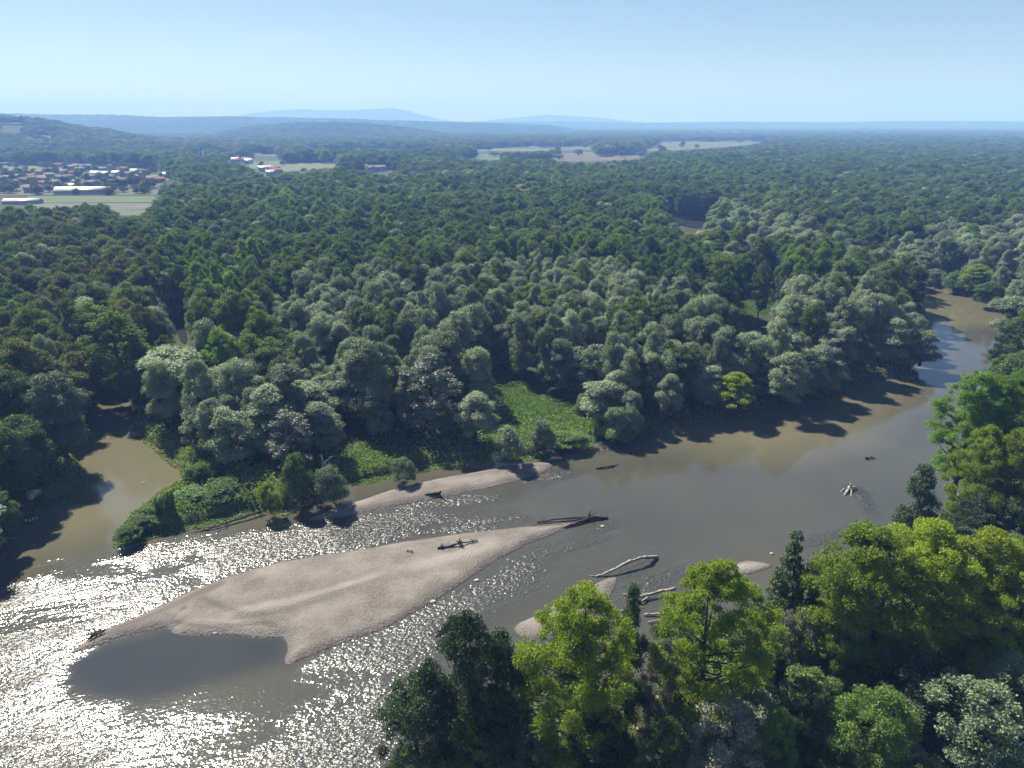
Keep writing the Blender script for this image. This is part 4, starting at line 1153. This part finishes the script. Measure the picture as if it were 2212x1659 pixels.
log_thing('driftwood_snag', 'dark root plate with thin stem lying on the big bar', 'driftwood',
          [('stem', [(945, 1184, 0.9), (970, 1179, 1.0), (995, 1174, 1.2), (1015, 1170, 1.0), (1032, 1168, 0.9)], 0.22, 0.10)], 'darkwood', roots=[(993, 1174, 1.1, 9, 1.25, 0.16), (955, 1182, 0.9, 8, 1.0, 0.08), (1022, 1169, 0.9, 6, 1.0, 0.06)])
log_thing('stick', 'short stick lying alone on the gravel of the big bar', 'stick', [('stem', [(879, 1189, 0.9), (893, 1192, 0.9)], 0.11, 0.07), ('twig', [(886, 1190.5, 0.95), (891, 1188, 1.3)], 0.05, 0.03)], 'darkwood')
log_thing('drift_log', 'stubby log with upturned root lying on the thin bar', 'log', [('stem', [(918, 1068, 0.7), (950, 1066, 0.75)], 0.20, 0.30), ('root', [(949, 1066, 0.7), (952, 1061, 1.5)], 0.28, 0.16), ('branch', [(925, 1067, 0.8), (948, 1063, 0.9)], 0.10, 0.14)], 'darkwood')
log_thing('drift_log', 'half sunk log in the calm reach upstream of the thin bar', 'log', [('stem', [(1288, 1012, 0.15), (1310, 1009, 0.35), (1335, 1004, 0.05)], 0.24, 0.14), ('branch', [(1310, 1009, 0.25), (1328, 1010, 0.05)], 0.10, 0.05)], 'darkwood')
log_thing('river_snag', 'root crown snag splitting the current in mid river', 'snag', [('stem', [(1835, 1052, 0.4), (1830, 1062, 0.25), (1822, 1072, -0.1)], 0.35, 0.2), ('branch', [(1838, 1052, 0.45), (1840, 1062, 0.2), (1838, 1074, -0.1)], 0.22, 0.1), ('branch', [(1845, 1053, 0.4), (1852, 1055, 0.1)], 0.2, 0.1), ('branch', [(1825, 1056, 0.3), (1815, 1062, 0.0)], 0.16, 0.08)], 'driftwood', roots=[(1838, 1053, 0.4, 7, 1.6, 0.14)])
log_thing('river_snag', 'small dark snag with a long trailing wake line in the calm reach', 'snag', [('stem', [(1870, 990, 0.25), (1884, 987, 0.45)], 0.25, 0.14), ('branch', [(1878, 989, 0.3), (1892, 989, 0.1)], 0.14, 0.05)], 'darkwood')
log_thing('drift_log', 'pale log lying beside the slim dark tree between the poplars', 'log', [('stem', [(1355, 1296, 0.2), (1400, 1284, 0.8), (1458, 1271, 0.8)], 0.16, 0.30), ('branch', [(1345, 1284, 0.2), (1400, 1282, 0.6)], 0.08, 0.12)], 'driftwood')
log_thing('drift_log', 'thin pale branch in the shallows above the second poplar', 'branch', [('stem', [(1340, 1320, 0.2), (1380, 1303, 0.4), (1400, 1290, 0.5)], 0.09, 0.14), ('branch', [(1372, 1306, 0.4), (1392, 1312, 0.2)], 0.07, 0.04)], 'driftwood')
log_thing('drift_log', 'grey logs pair end seen low in the gap between poplars', 'log', [('stem', [(1392, 1328, 0.2), (1450, 1324, 0.5)], 0.16, 0.20), ('branch', [(1400, 1344, 0.2), (1452, 1334, 0.5)], 0.10, 0.16)], 'driftwood')
log_thing('fallen_tree', 'fallen dead tree dipping from the spit into the river', 'dead tree',
          [('stem', [(570, 1102, 0.8), (530, 1116, 0.7), (490, 1129, 0.5), (455, 1143, 0.2), (420, 1150, 0.0)], 0.26, 0.08),
           ('branch', [(490, 1129, 0.5), (482, 1120, 1.8), (478, 1112, 2.6)], 0.10, 0.03), ('branch', [(470, 1137, 0.4), (440, 1140, 0.6), (410, 1152, 0.1)], 0.10, 0.03), ('branch', [(500, 1126, 0.5), (480, 1140, 0.3), (466, 1152, 0.0)], 0.09, 0.03), ('branch', [(450, 1145, 0.3), (430, 1143, 0.8), (424, 1136, 1.3)], 0.06, 0.02)], 'darkwood')
log_thing('driftwood_pile', 'dark brushwood pile on the downstream tip of the big bar', 'driftwood',
          [('stem', [(190, 1380, 0.5), (205, 1372, 0.8), (226, 1362, 0.6)], 0.22, 0.12), ('branch', [(198, 1374, 0.6), (225, 1365, 0.9)], 0.14, 0.08)], 'darkwood', roots=[(206, 1371, 0.5, 10, 1.6, 0.10), (217, 1366, 0.5, 8, 1.3, 0.10)])
log_thing('dead_snag', 'dead forked branch poking out above the rounded shrub by the thin bar', 'dead tree', [('stem', [(1103, 955, 3.0), (1101, 935, 6.5), (1100, 915, 8.8)], 0.22, 0.15), ('branch', [(1100, 918, 8.5), (1108, 908, 9.4), (1122, 903, 9.8)], 0.14, 0.04), ('branch', [(1100, 915, 8.8), (1094, 910, 9.6)], 0.10, 0.04)], 'darkwood')
log_thing('dead_snag', 'grey broken snag above the shrub overhanging the side channel', 'dead tree', [('stem', [(702, 1040, 3.0), (699, 1005, 8.0), (694, 985, 10.2)], 0.25, 0.10), ('branch', [(699, 1002, 8.2), (710, 990, 9.6), (722, 985, 10.0)], 0.12, 0.04), ('branch', [(697, 995, 9.0), (690, 980, 10.8)], 0.10, 0.03), ('branch', [(699, 1008, 7.6), (716, 1004, 8.4)], 0.09, 0.03)], 'driftwood')
for j, (u, v0, v1) in enumerate([(346, 1120, 1082), (362, 1116, 1074), (374, 1110, 1066)]):
    b_ = wpt(u, v0, BANK)
    hgt = 4.2 + 0.5 * j
    e = thing('creeper_stump', ['creeper wrapped dead stump nearest the tip of the spit', 'middle creeper wrapped stump of the three on the spit', 'tallest creeper wrapped stump of the spit, farthest from its tip'][j], 'stump', tuple(b_), 0, 'creeper covered stumps on the spit')
    link('trunk', MB().tube([(0, 0, -0.3), (0.1, 0, hgt * 0.5), (0.3 * (j - 1), 0.1, hgt)], [0.35, 0.28, 0.12], 8).mesh('stump', M['darkwood'], True), e)
    link('branch', MB().tube([(0.1, 0, hgt * 0.8), (0.9, 0.2, hgt * 1.15)], [0.1, 0.03], 5).mesh('twig', M['darkwood'], True), e)
    n_ = 900
    a_ = hr.uniform(0, 6.28, n_); zz_ = hr.uniform(0.1, hgt * 0.95, n_); r_ = (0.75 - 0.1 * zz_ / hgt) * hr.uniform(0.5, 1.1, n_)
    link('creeper', leaves_mesh('creeper', np.column_stack([r_ * np.cos(a_), r_ * np.sin(a_), zz_]), 0.1, 0.28, 'broad', hr), e)
for j, (u, v0, v1, hgt) in enumerate([(714 - 1, 1085, 1000, 11), (738 - 2, 1080, 1000, 11)]):
    pass
# thin leaning stems on the bank behind the yellow bush
for j, (u, v, hgt, lab) in enumerate([(528, 1068, 9.5, 'thin bare leaning stem behind the yellow bush, nearer the spit'), (542, 1070, 9.0, 'thin bare leaning stem behind the yellow bush, nearer the dark bush')]):
    b_ = wpt(u, v, BANK)
    e = thing('bare_stem', lab, 'dead tree', tuple(b_), 0, 'bare stems behind the yellow bush')
    link('stem', MB().tube([(0, 0, -0.3), (-0.4, 0.2, hgt * 0.5), (-1.2, 0.2, hgt)], [0.16, 0.12, 0.04], 6).mesh('bare_stem', M['bark'], True), e)
    link('branch', MB().tube([(-0.6, 0.2, hgt * 0.62), (0.3, 0.4, hgt * 0.8)], [0.06, 0.02], 5).mesh('bare_twig', M['bark'], True), e)

def rock(name, label, u, v, z, s, group=None, cat='boulder'):
    r = np.random.default_rng(int(u * 7 + v))
    nu, nv = 12, 7
    a = np.linspace(0, 2 * np.pi, nu, endpoint=False); b = np.linspace(-1.2, 1.5, nv)
    A, B = np.meshgrid(a, b)
    R_ = 1 + 0.35 * vnoise(A * 40 + u, B * 40, 45, int(v), 3)
    V = np.stack([np.cos(A) * np.cos(B) * R_ * s[0], np.sin(A) * np.cos(B) * R_ * s[1], np.sin(B) * R_ * s[2]], -1).reshape(-1, 3)
    i = np.arange(nu * nv).reshape(nv, nu)
    q = np.stack([i[:-1], np.roll(i[:-1], -1, 1), np.roll(i[1:], -1, 1), i[1:]], -1).reshape(-1, 4)
    V = np.vstack([V, [0, 0, s[2] * 1.02]])
    t_ = np.stack([i[-1], np.roll(i[-1], -1), np.full(nu, nu * nv)], -1)
    o = link(name, mesh(name, V, q, t_, M['rock'], False), None, tuple(wpt(u, v, z)))
    return tag(o, label, cat, group)
rock('boulder', 'big pale boulder on the cape behind the moored boat', 72, 1066, BANK + 0.3, (1.5, 1.1, 0.9))
rock('boulder', 'pale boulder leaning on the big one on the cape', 66, 1073, BANK + 0.2, (0.9, 0.9, 0.7))
rock('stone', 'single dark stone in the water above the sandy patch', 1667, 1196, 0.05, (0.35, 0.25, 0.22), None, 'stone')
for j, (u, v, s_, lab) in enumerate([(1030, 1254, 0.35, 'stone breaking the water at the head of the white wake'), (868, 1300 + 30, 0.3, 'stone in the riffle below the lower edge of the big bar'), (464, 1368, 0.28, 'stone in the still pool beside the big bar'), (935, 1300, 0.4, 'stone in the glitter beside the lower edge of the big bar'), (1302, 1137, 0.3, 'stone with a short white wake off the tip of the big bar'), (310, 1043, 0.3, 'stone poking out of the calm inlet')]):
    rock('stone', lab, u, v, 0.03, (s_ * 1.3, s_, s_ * 0.7), 'stones in the river', 'stone')
# moored boat: long open flat boat with cross planks
pa, pb = wpt(50, 1131), wpt(88, 1121)
L_ = float(np.linalg.norm(pb - pa)); ang = math.atan2(pb[1] - pa[1], pb[0] - pa[0])
e = thing('rowing_boat', 'old flat wooden boat moored at the inlet with pale cross planks', 'boat', tuple((pa + pb) / 2), ang)
hl = L_ / 2; hb = 0.75
st = np.linspace(-1, 1, 9)
wdt = hb * (1 - np.abs(st) ** 2.6 * 0.62); zb_ = 0.02 + 0.22 * np.abs(st) ** 3; zt_ = 0.42 + 0.22 * np.abs(st) ** 2.5
V = []
for s_, w_, b_, t__ in zip(st, wdt, zb_, zt_): V += [(s_ * hl, -w_, t__), (s_ * hl, -w_ * 0.72, b_), (s_ * hl, w_ * 0.72, b_), (s_ * hl, w_, t__), (s_ * hl, w_ - 0.07, t__), (s_ * hl, w_ * 0.68, b_ + 0.06), (s_ * hl, -w_ * 0.68, b_ + 0.06), (s_ * hl, -w_ + 0.07, t__)]
Q = []
for k in range(8):
    for j in range(8):
        a_, b_ = k * 8 + j, k * 8 + (j + 1) % 8
        Q.append([a_, b_, b_ + 8, a_ + 8])
Q += [[0, 1, 6, 7], [1, 2, 5, 6], [2, 3, 4, 5], [71, 70, 65, 64], [70, 69, 66, 65], [69, 68, 67, 66]]
link('hull', mesh('boat_hull', V, Q, None, M['boat_wood']), e)
for s_ in (-0.62, -0.22, 0.2, 0.6):
    w_ = hb * (1 - abs(s_) ** 2.6 * 0.62)
    link('plank', MB().box((s_ * hl, 0, 0.45 + 0.1 * abs(s_)), (0.38, 2 * w_ + 0.06, 0.05)).mesh('boat_plank', M['plank']), e)

# ------------------------------------------------------------------ fields, oxbow, village
def sheet(name, pts, z, mat, label):
    w_ = polyW(pts, z)
    if 'oxbow' in name: w_ = smooth_poly(w_, 2)
    o = link(name, mesh(name, np.column_stack([w_, np.full(len(w_), z)]), None, [[0, i, i + 1] for i in range(1, len(w_) - 1)], M[mat]))
    return tag(o, label, kind='structure')
FZ = BANK + 0.5
sheet('field', [(58, 424), (335, 423), (338, 437), (60, 438)], FZ, 'field', 'green crop field behind the long white barn')
sheet('field', [(70, 439), (336, 438), (330, 452), (75, 455)], FZ, 'crop', 'striped dark vegetable field below the green crop')
sheet('field', [(230, 453), (330, 452.5), (318, 466), (235, 466)], FZ, 'field', 'small green field at the forest edge below the vegetables')
sheet('field', [(-120, 352), (40, 350), (150, 362), (150, 372), (60, 372), (-120, 372)], FZ, 'field', 'green sloping field at the upper side of the village')
sheet('field', [(149, 348), (238, 347), (232, 353), (180, 358), (155, 357)], FZ + 0.4, 'crop', 'grey netted field above the village roofs')
sheet('field', [(-120, 374), (330, 372), (372, 380), (340, 422), (-120, 422)], BANK + 0.42, 'yards', 'grassy ground between the village houses')
sheet('field', [(537, 350), (727, 342), (726, 362), (620, 371), (540, 364)], FZ, 'pale_field', 'light green meadow right of the church')
sheet('field', [(742, 357), (865, 355), (862, 365), (742, 366)], FZ, 'pale_field', 'narrow pale meadow before a dark wood')
sheet('field', [(541, 323), (602, 326), (600, 338), (541, 336)], FZ, 'pale_field', 'small pale meadow behind the church')
sheet('field', [(1000, 335), (1083, 331), (1080, 346), (1003, 346)], FZ, 'field', 'green meadow ringed by trees on the plain')
sheet('field', [(1027, 315), (1106, 312), (1280, 309), (1280, 324), (1110, 327), (1030, 327)], FZ, 'pale_field', 'long pale green meadow on the plain')
sheet('field', [(1189, 334), (1290, 327), (1397, 328), (1390, 344), (1260, 350), (1195, 347)], FZ, 'brown_field', 'brown ploughed field on the plain')
sheet('field', [(1391, 318), (1440, 302), (1520, 300), (1612, 299), (1660, 300), (1640, 312), (1513, 322), (1400, 328)], FZ, 'pale_field', 'widest pale field on the plain')
sheet('oxbow_water', [(372, 664), (382, 656), (391, 672), (397, 700), (405, 728), (399, 744), (386, 730), (377, 700)], BANK + 0.45, 'water', 'thin oxbow channel glinting between trees')
sheet('oxbow_water', [(1440, 445), (1535, 445), (1532, 490), (1488, 494), (1440, 470)], BANK + 0.45, 'water', 'oxbow pond deep in the forest')

HOUSES = []
def house(u, v, w_, d_, hw, hr_, rz, roof, wall, label, group, windows=0, name='house', cat='house', chim=True):
    x_, y_, z_ = place(u, v)
    if v > 340: HOUSES.append((x_, y_, label))
    e = thing(name, label, cat, (x_, y_, z_), rz, group)
    a, b = w_ / 2, d_ / 2
    V = [(-a, -b, -1), (a, -b, -1), (a, b, -1), (-a, b, -1), (-a, -b, hw), (a, -b, hw), (a, b, hw), (-a, b, hw), (-a, 0, hw + hr_), (a, 0, hw + hr_)]
    link('wall', mesh('house_wall', V, [[0, 1, 5, 4], [2, 3, 7, 6]], [[1, 2, 6], [1, 6, 5], [5, 6, 9], [3, 0, 4], [3, 4, 7], [7, 4, 8]], M[wall]), e)
    o_ = 0.5; sl = hr_ / b; tk = 0.22
    R0 = MB()
    for sg in (-1, 1):
        y1 = sg * (b + o_); z1 = hw - o_ * sl + 0.05; z0 = hw + hr_ + 0.05
        v_ = [(-a - o_, 0, z0), (a + o_, 0, z0), (a + o_, y1, z1), (-a - o_, y1, z1)]
        v_ += [(p_[0], p_[1], p_[2] + tk) for p_ in v_]
        R0.add(v_, [[0, 1, 2, 3], [7, 6, 5, 4], [0, 4, 5, 1], [1, 5, 6, 2], [2, 6, 7, 3], [3, 7, 4, 0]])
    rf_ = link('roof', R0.mesh('house_roof', M[roof]), e)
    if chim and w_ < 20:
        link('chimney', MB().box((a * 0.4, b * 0.3, hw + hr_ * 0.9), (0.7, 0.7, 1.8)).mesh('chimney', M['wall_grey']), rf_)
    for j in range(windows):
        xx = -a + (j + 0.7) * w_ / (windows + 0.4)
        link('window', MB().box((xx, -b - 0.03, hw * 0.55), (1.3, 0.12, 1.4)).mesh('house_window', M['glass']), e)
    return e
GV = 'village houses by the hill foot'
house(182, 420, 58, 13, 4, 4.2, 0.06, 'roof_white', 'wall_grey', 'very long low barn with a brilliant white roof behind the crop field', None, 0, 'barn', 'barn')
house(50, 441, 34, 10, 2.6, 2.4, 0.02, 'roof_white', 'wall_white', 'long white greenhouse at the forest edge', None, 0, 'greenhouse', 'greenhouse')
def block(u, v, w_, d_, h_, rz, wall, roof, label, rows=2, cols=6):
    x_, y_, z_ = place(u, v)
    e = thing('warehouse', label, 'warehouse', (x_, y_, z_), rz)
    link('wall', MB().box((0, 0, h_ / 2 - 0.5), (w_, d_, h_ + 1)).mesh('block_wall', M[wall]), e)
    link('roof', MB().box((0, 0, h_ + 0.2), (w_ + 0.8, d_ + 0.8, 0.4)).box((w_ * 0.2, 0, h_ + 0.9), (3, 3, 1.0)).mesh('block_roof', M[roof]), e)
    for r_ in range(rows):
        for c_ in range(cols):
            link('window', MB().box((-w_ / 2 + (c_ + 0.5) * w_ / cols, -d_ / 2 - 0.03, (r_ + 0.55) * h_ / rows), (w_ / cols * 0.55, 0.12, h_ / rows * 0.45)).mesh('block_window', M['glass']), e)
block(202, 409, 24, 14, 8.5, 0.05, 'wall_grey', 'roof_grey', 'blue grey flat roofed hall behind the long white barn', 2, 6)
block(246, 403, 27, 14, 7.5, 0.08, 'roof_dark', 'roof_dark', 'dark flat roofed hall next to the blue grey hall', 1, 5)
VIL = [  # u, v(base), w, d, wall h, roof h, rot, roof, wall, label
    (208, 381, 14, 10, 4, 3.5, 0.1, 'roof_white', 'wall_cream', 'house with a bright roof above the blue grey hall'), (228, 381, 9, 9, 4, 3, 0.1, 'roof_white', 'wall_white', 'small bright roofed house in the middle of the roof row'),
    (252, 380, 11, 9, 4, 3.2, 0.1, 'roof_white', 'wall_cream', 'bright roofed house ending the roof row'), (224, 371, 12, 9, 4, 3.4, 0.15, 'roof_grey', 'wall_cream', 'house behind the roof row with grey tiles'),
    (249, 357, 18, 10, 4, 3.2, 0.3, 'roof_white', 'wall_white', 'gleaming roofed house below the wooded slope'), (264, 357, 8, 8, 5, 4, 1.2, 'roof_white', 'wall_white', 'narrow white gable beside the gleaming roof'),
    (324, 334, 20, 11, 4.5, 5, 0.2, 'roof_white', 'wall_cream', 'gleaming roof standing high above the church side trees'), (349, 334, 16, 10, 4, 4.6, 0.35, 'roof_white', 'wall_cream', 'gleaming roof next to the church hill'),
    (288, 391, 14, 9, 3.6, 3.4, 0.05, 'roof_white', 'wall_white', 'house with pale roof at the forest side of the village'), (305, 392, 9, 8, 3.4, 2.8, 0.05, 'roof_grey', 'wall_white', 'low annex at the forest side of the village'),
    (330, 393, 14, 10, 3.6, 4.2, 0.4, 'roof_grey', 'wall_white', 'house with steep grey roof farthest toward the church'), (291, 376, 11, 9, 4, 3.4, 0.1, 'roof_white', 'wall_cream', 'bright roof among round trees'),
    (361, 384, 10, 8, 4, 3.6, 0.5, 'roof_white', 'wall_white', 'white house half sunk in the wood edge'), (306, 355, 14, 9, 4, 3.5, 0.1, 'roof_grey', 'wall_cream', 'brown grey house under the gleaming roofs'),
    (117, 363, 10, 8, 4.5, 3, 0.2, 'roof_red', 'wall_white', 'white house with red roof at the upper field'), (129, 362, 14, 9, 4, 3.6, 0.2, 'roof_red', 'wall_cream', 'red tiled house beside the white one at the upper field'),
    (157, 369, 17, 10, 6, 3, 0.1, 'roof_grey', 'wall_grey', 'pale blue house by the netted field'), (175, 370, 15, 9, 3.6, 2.6, 0.1, 'roof_grey', 'wall_cream', 'long house between the netted field and the hall'),
    (120, 401, 16, 9, 3.6, 3.2, -0.15, 'roof_grey', 'wall_cream', 'long grey roofed house left of the blue grey hall'), (172, 402, 13, 10, 4.4, 3.6, 0.2, 'roof_grey', 'wall_white', 'grey roofed house touching the blue grey hall'),
    (10, 408, 13, 10, 3.8, 4, 0.25, 'roof_red', 'wall_cream', 'red roofed house at the very left of the village'), (31, 402, 11, 9, 4.2, 3.8, 0.3, 'roof_red', 'wall_white', 'red roofed white house second from the left edge'),
    (50, 399, 11, 10, 4.2, 5, 1.3, 'roof_dark', 'wall_cream', 'house with tall dark roof near the red roofed pair'), (68, 388, 12, 9, 4, 3.8, 0.2, 'roof_red', 'wall_white', 'pinkish roofed house behind the tall dark roof'),
    (90, 396, 12, 10, 5, 4.2, 1.1, 'roof_grey', 'wall_white', 'gable fronted white house in the village middle'), (21, 389, 14, 9, 3.6, 2.8, 0.05, 'roof_grey', 'wall_white', 'long pale roof behind the red roofed houses'),
    (109, 386, 10, 8, 4.4, 3.6, 0.6, 'roof_grey', 'wall_white', 'grey house left of the big round village tree'), (68, 417, 13, 10, 4.6, 4.4, 0.5, 'roof_grey', 'wall_white', 'grey gabled house left of the long barn'),
    (84, 416, 9, 8, 4.2, 3.8, 0.4, 'roof_dark', 'wall_white', 'dark roofed house between the gabled house and the barn'), (314, 403, 9, 8, 3, 3, 0.1, 'roof_red', 'wall_cream', 'little red roofed house by the forest edge'),
    (145, 408, 7, 6, 4, 2.6, 0.3, 'roof_red', 'wall_white', 'small white house just above the barn'), (156, 408, 6, 6, 3.6, 2.4, 0.3, 'roof_white', 'wall_white', 'white shed just above the barn'),
]
for j, (u, v) in enumerate([(6, 396), (40, 388), (74, 394), (96, 403), (132, 392), (140, 378), (150, 388), (162, 381), (190, 366), (198, 388), (236, 366), (268, 372), (276, 382), (240, 390), (104, 374), (84, 378), (56, 378), (16, 380), (270, 396), (345, 396)]):
    VIL.append((u, v, 10 + (j * 7) % 5, 8.5, 3.6 + (j % 3) * 0.6, 3.4, (j * 0.37) % 1.5 - 0.3, ['roof_grey', 'roof_grey', 'roof_dark', 'roof_red'][j % 4], ['wall_white', 'wall_cream'][j % 2],
                ['small grey roofed', 'grey tiled', 'dark roofed', 'rust roofed'][j % 4] + ' house ' + ['at the left end of the village', 'near the red roofed pair', 'among the gardens of the village middle', 'by the netted field', 'on the church side of the village'][min(4, int(u // 72))]))
for h_ in VIL: house(*h_[:9], h_[9], GV, 2 if h_[1] > 375 else 0)
FARH = 'scattered far houses'
far_spots = [(80, 295, 'white house alone on the near hillside'), (239, 283, 'tiny white house high on the near hillside'), (260, 328, 'pale house in the trees above the gleaming roofs'), (188, 320, 'brownish house halfway up the wooded slope')]
for (u, v, lab) in far_spots: house(u, v, 16, 11, 5, 5, 0.2, 'roof_white' if u != 188 else 'roof_red', 'wall_white', lab, FARH, 0, chim=False)
hrng = np.random.default_rng(3)
CL = [((491, 554, 340, 355), 11, 'house in the hamlet behind the church', 15), ((562, 600, 368, 382), 6, 'house in the hamlet before the light meadow', 14), ((788, 838, 366, 377), 4, 'farmhouse by the narrow pale meadow', 15),
      ((395, 520, 282, 302), 20, 'tiny pale house on the rounded blue hill', 22), ((720, 900, 292, 304), 22, 'tiny pale house in the far village under the blue hill', 24), ((1540, 1600, 291, 294), 3, 'far pale shed beyond the widest field', 40),
      ((930, 1060, 286, 298), 8, 'tiny pale house far out on the plain', 24), ((1700, 2150, 284, 292), 12, 'faint pale building near the horizon', 34)]
for (u0, u1, v0, v1), n_, lab, w_ in CL:
    for j in range(n_):
        u, v = hrng.uniform(u0, u1), hrng.uniform(v0, v1)
        big = w_ < 18
        house(u, v, w_ * hrng.uniform(0.7, 1.3), w_ * 0.7, w_ * 0.36, w_ * 0.28, hrng.uniform(-0.5, 0.9), ['roof_red', 'roof_white', 'roof_grey'][int(hrng.integers(0, 3))] if big else ['roof_white', 'roof_red', 'roof_white'][j % 3], ['wall_white', 'wall_cream'][j % 2],
              lab, lab.replace('house', 'houses', 1), 0, chim=big)
# church
x_, y_, z_ = place(437, 354)
e = thing('church', 'church with a tall white tower and dark spire above the trees', 'church', (x_, y_, z_), 0.25)
sc = y_ / 1400.0
link('tower', MB().box((0, 0, 11), (5.6 * sc, 5.6 * sc, 26)).box((0, 0, 24.2), (6.2 * sc, 6.2 * sc, 0.6)).mesh('tower', M['wall_white']), e)
a = 3.1 * sc
link('spire', mesh('spire', [(-a, -a, 24.5), (a, -a, 24.5), (a, a, 24.5), (-a, a, 24.5), (-a * .45, -a * .45, 28), (a * .45, -a * .45, 28), (a * .45, a * .45, 28), (-a * .45, a * .45, 28), (0, 0, 36)], [[0, 1, 5, 4], [1, 2, 6, 5], [2, 3, 7, 6], [3, 0, 4, 7]], [[4, 5, 8], [5, 6, 8], [6, 7, 8], [7, 4, 8]], M['roof_dark']), e)
link('belfry_opening', MB().box((0, -2.85 * sc, 19.5), (1.6, 0.2, 4.0)).mesh('belfry', M['glass']), e)
link('clock_face', MB().box((0, -2.85 * sc, 14), (1.6, 0.15, 1.6)).mesh('clock_face', M['roof_grey']), e)
link('nave', mesh('nave', [(-26, -5, -2), (-3, -5, -2), (-3, 5, -2), (-26, 5, -2), (-26, -5, 8), (-3, -5, 8), (-3, 5, 8), (-26, 5, 8)], [[0, 1, 5, 4], [1, 2, 6, 5], [2, 3, 7, 6], [3, 0, 4, 7]], None, M['wall_cream']), e)
link('nave_roof', mesh('nave_roof', [(-26.5, -5.6, 7.9), (-2.9, -5.6, 7.9), (-2.9, 5.6, 7.9), (-26.5, 5.6, 7.9), (-24, 0, 13.5), (-2.9, 0, 13.5)], [[0, 1, 5, 4], [2, 3, 4, 5]], [[3, 0, 4], [1, 2, 5]], M['roof_red']), e)
# trees of the village and of the plain's meadows
vt = np.random.default_rng(12)
VT = [((0, 355, 360, 422), 130, 10, 'round garden tree among the village houses', 'garden trees of the village'), ((560, 840, 342, 380), 12, 11, 'dark tree by the hamlets and light meadows', 'trees by the hamlets'), ((1030, 1620, 308, 345), 34, 15, 'lone dark tree on the fields of the plain', 'field trees of the plain')]
for (u0, u1, v0, v1), n_, hh0, lab, grp in VT:
    for j in range(n_):
        xx, yy, zz0 = place(vt.uniform(u0, u1), vt.uniform(v0, v1))
        lb = lab
        if 'village' in grp:
            hv = min(HOUSES, key=lambda q: (q[0] - xx) ** 2 + (q[1] - yy) ** 2)
            lb = 'round garden tree beside the ' + ' '.join(hv[2].split()[:10])
        plant(['broad', 'olive'][j % 2], j, xx, yy, hh0 * vt.uniform(0.7, 1.3), hh0 * vt.uniform(0.7, 1.2) * (1.5 if yy > 1600 else 1), lb, grp, z=zz0)

# ------------------------------------------------------------------ haze
t = NT('haze')
pv_ = t.node('ShaderNodeVolumePrincipled')
pv_.inputs['Color'].default_value = (0.25, 0.44, 1.0, 1)
pv_.inputs['Density'].default_value = 0.00024
pv_.inputs['Absorption Color'].default_value = (0.45, 0.6, 1, 1)
pv_.inputs['Anisotropy'].default_value = 0.0
t.l.new(pv_.outputs[0], t.out.inputs['Volume'])
ho = link('haze', MB().box((0, 7400, 204), (34000, 16400, 412)).mesh('haze', t.m))
tag(ho, 'thin summer haze over the whole valley', kind='stuff')
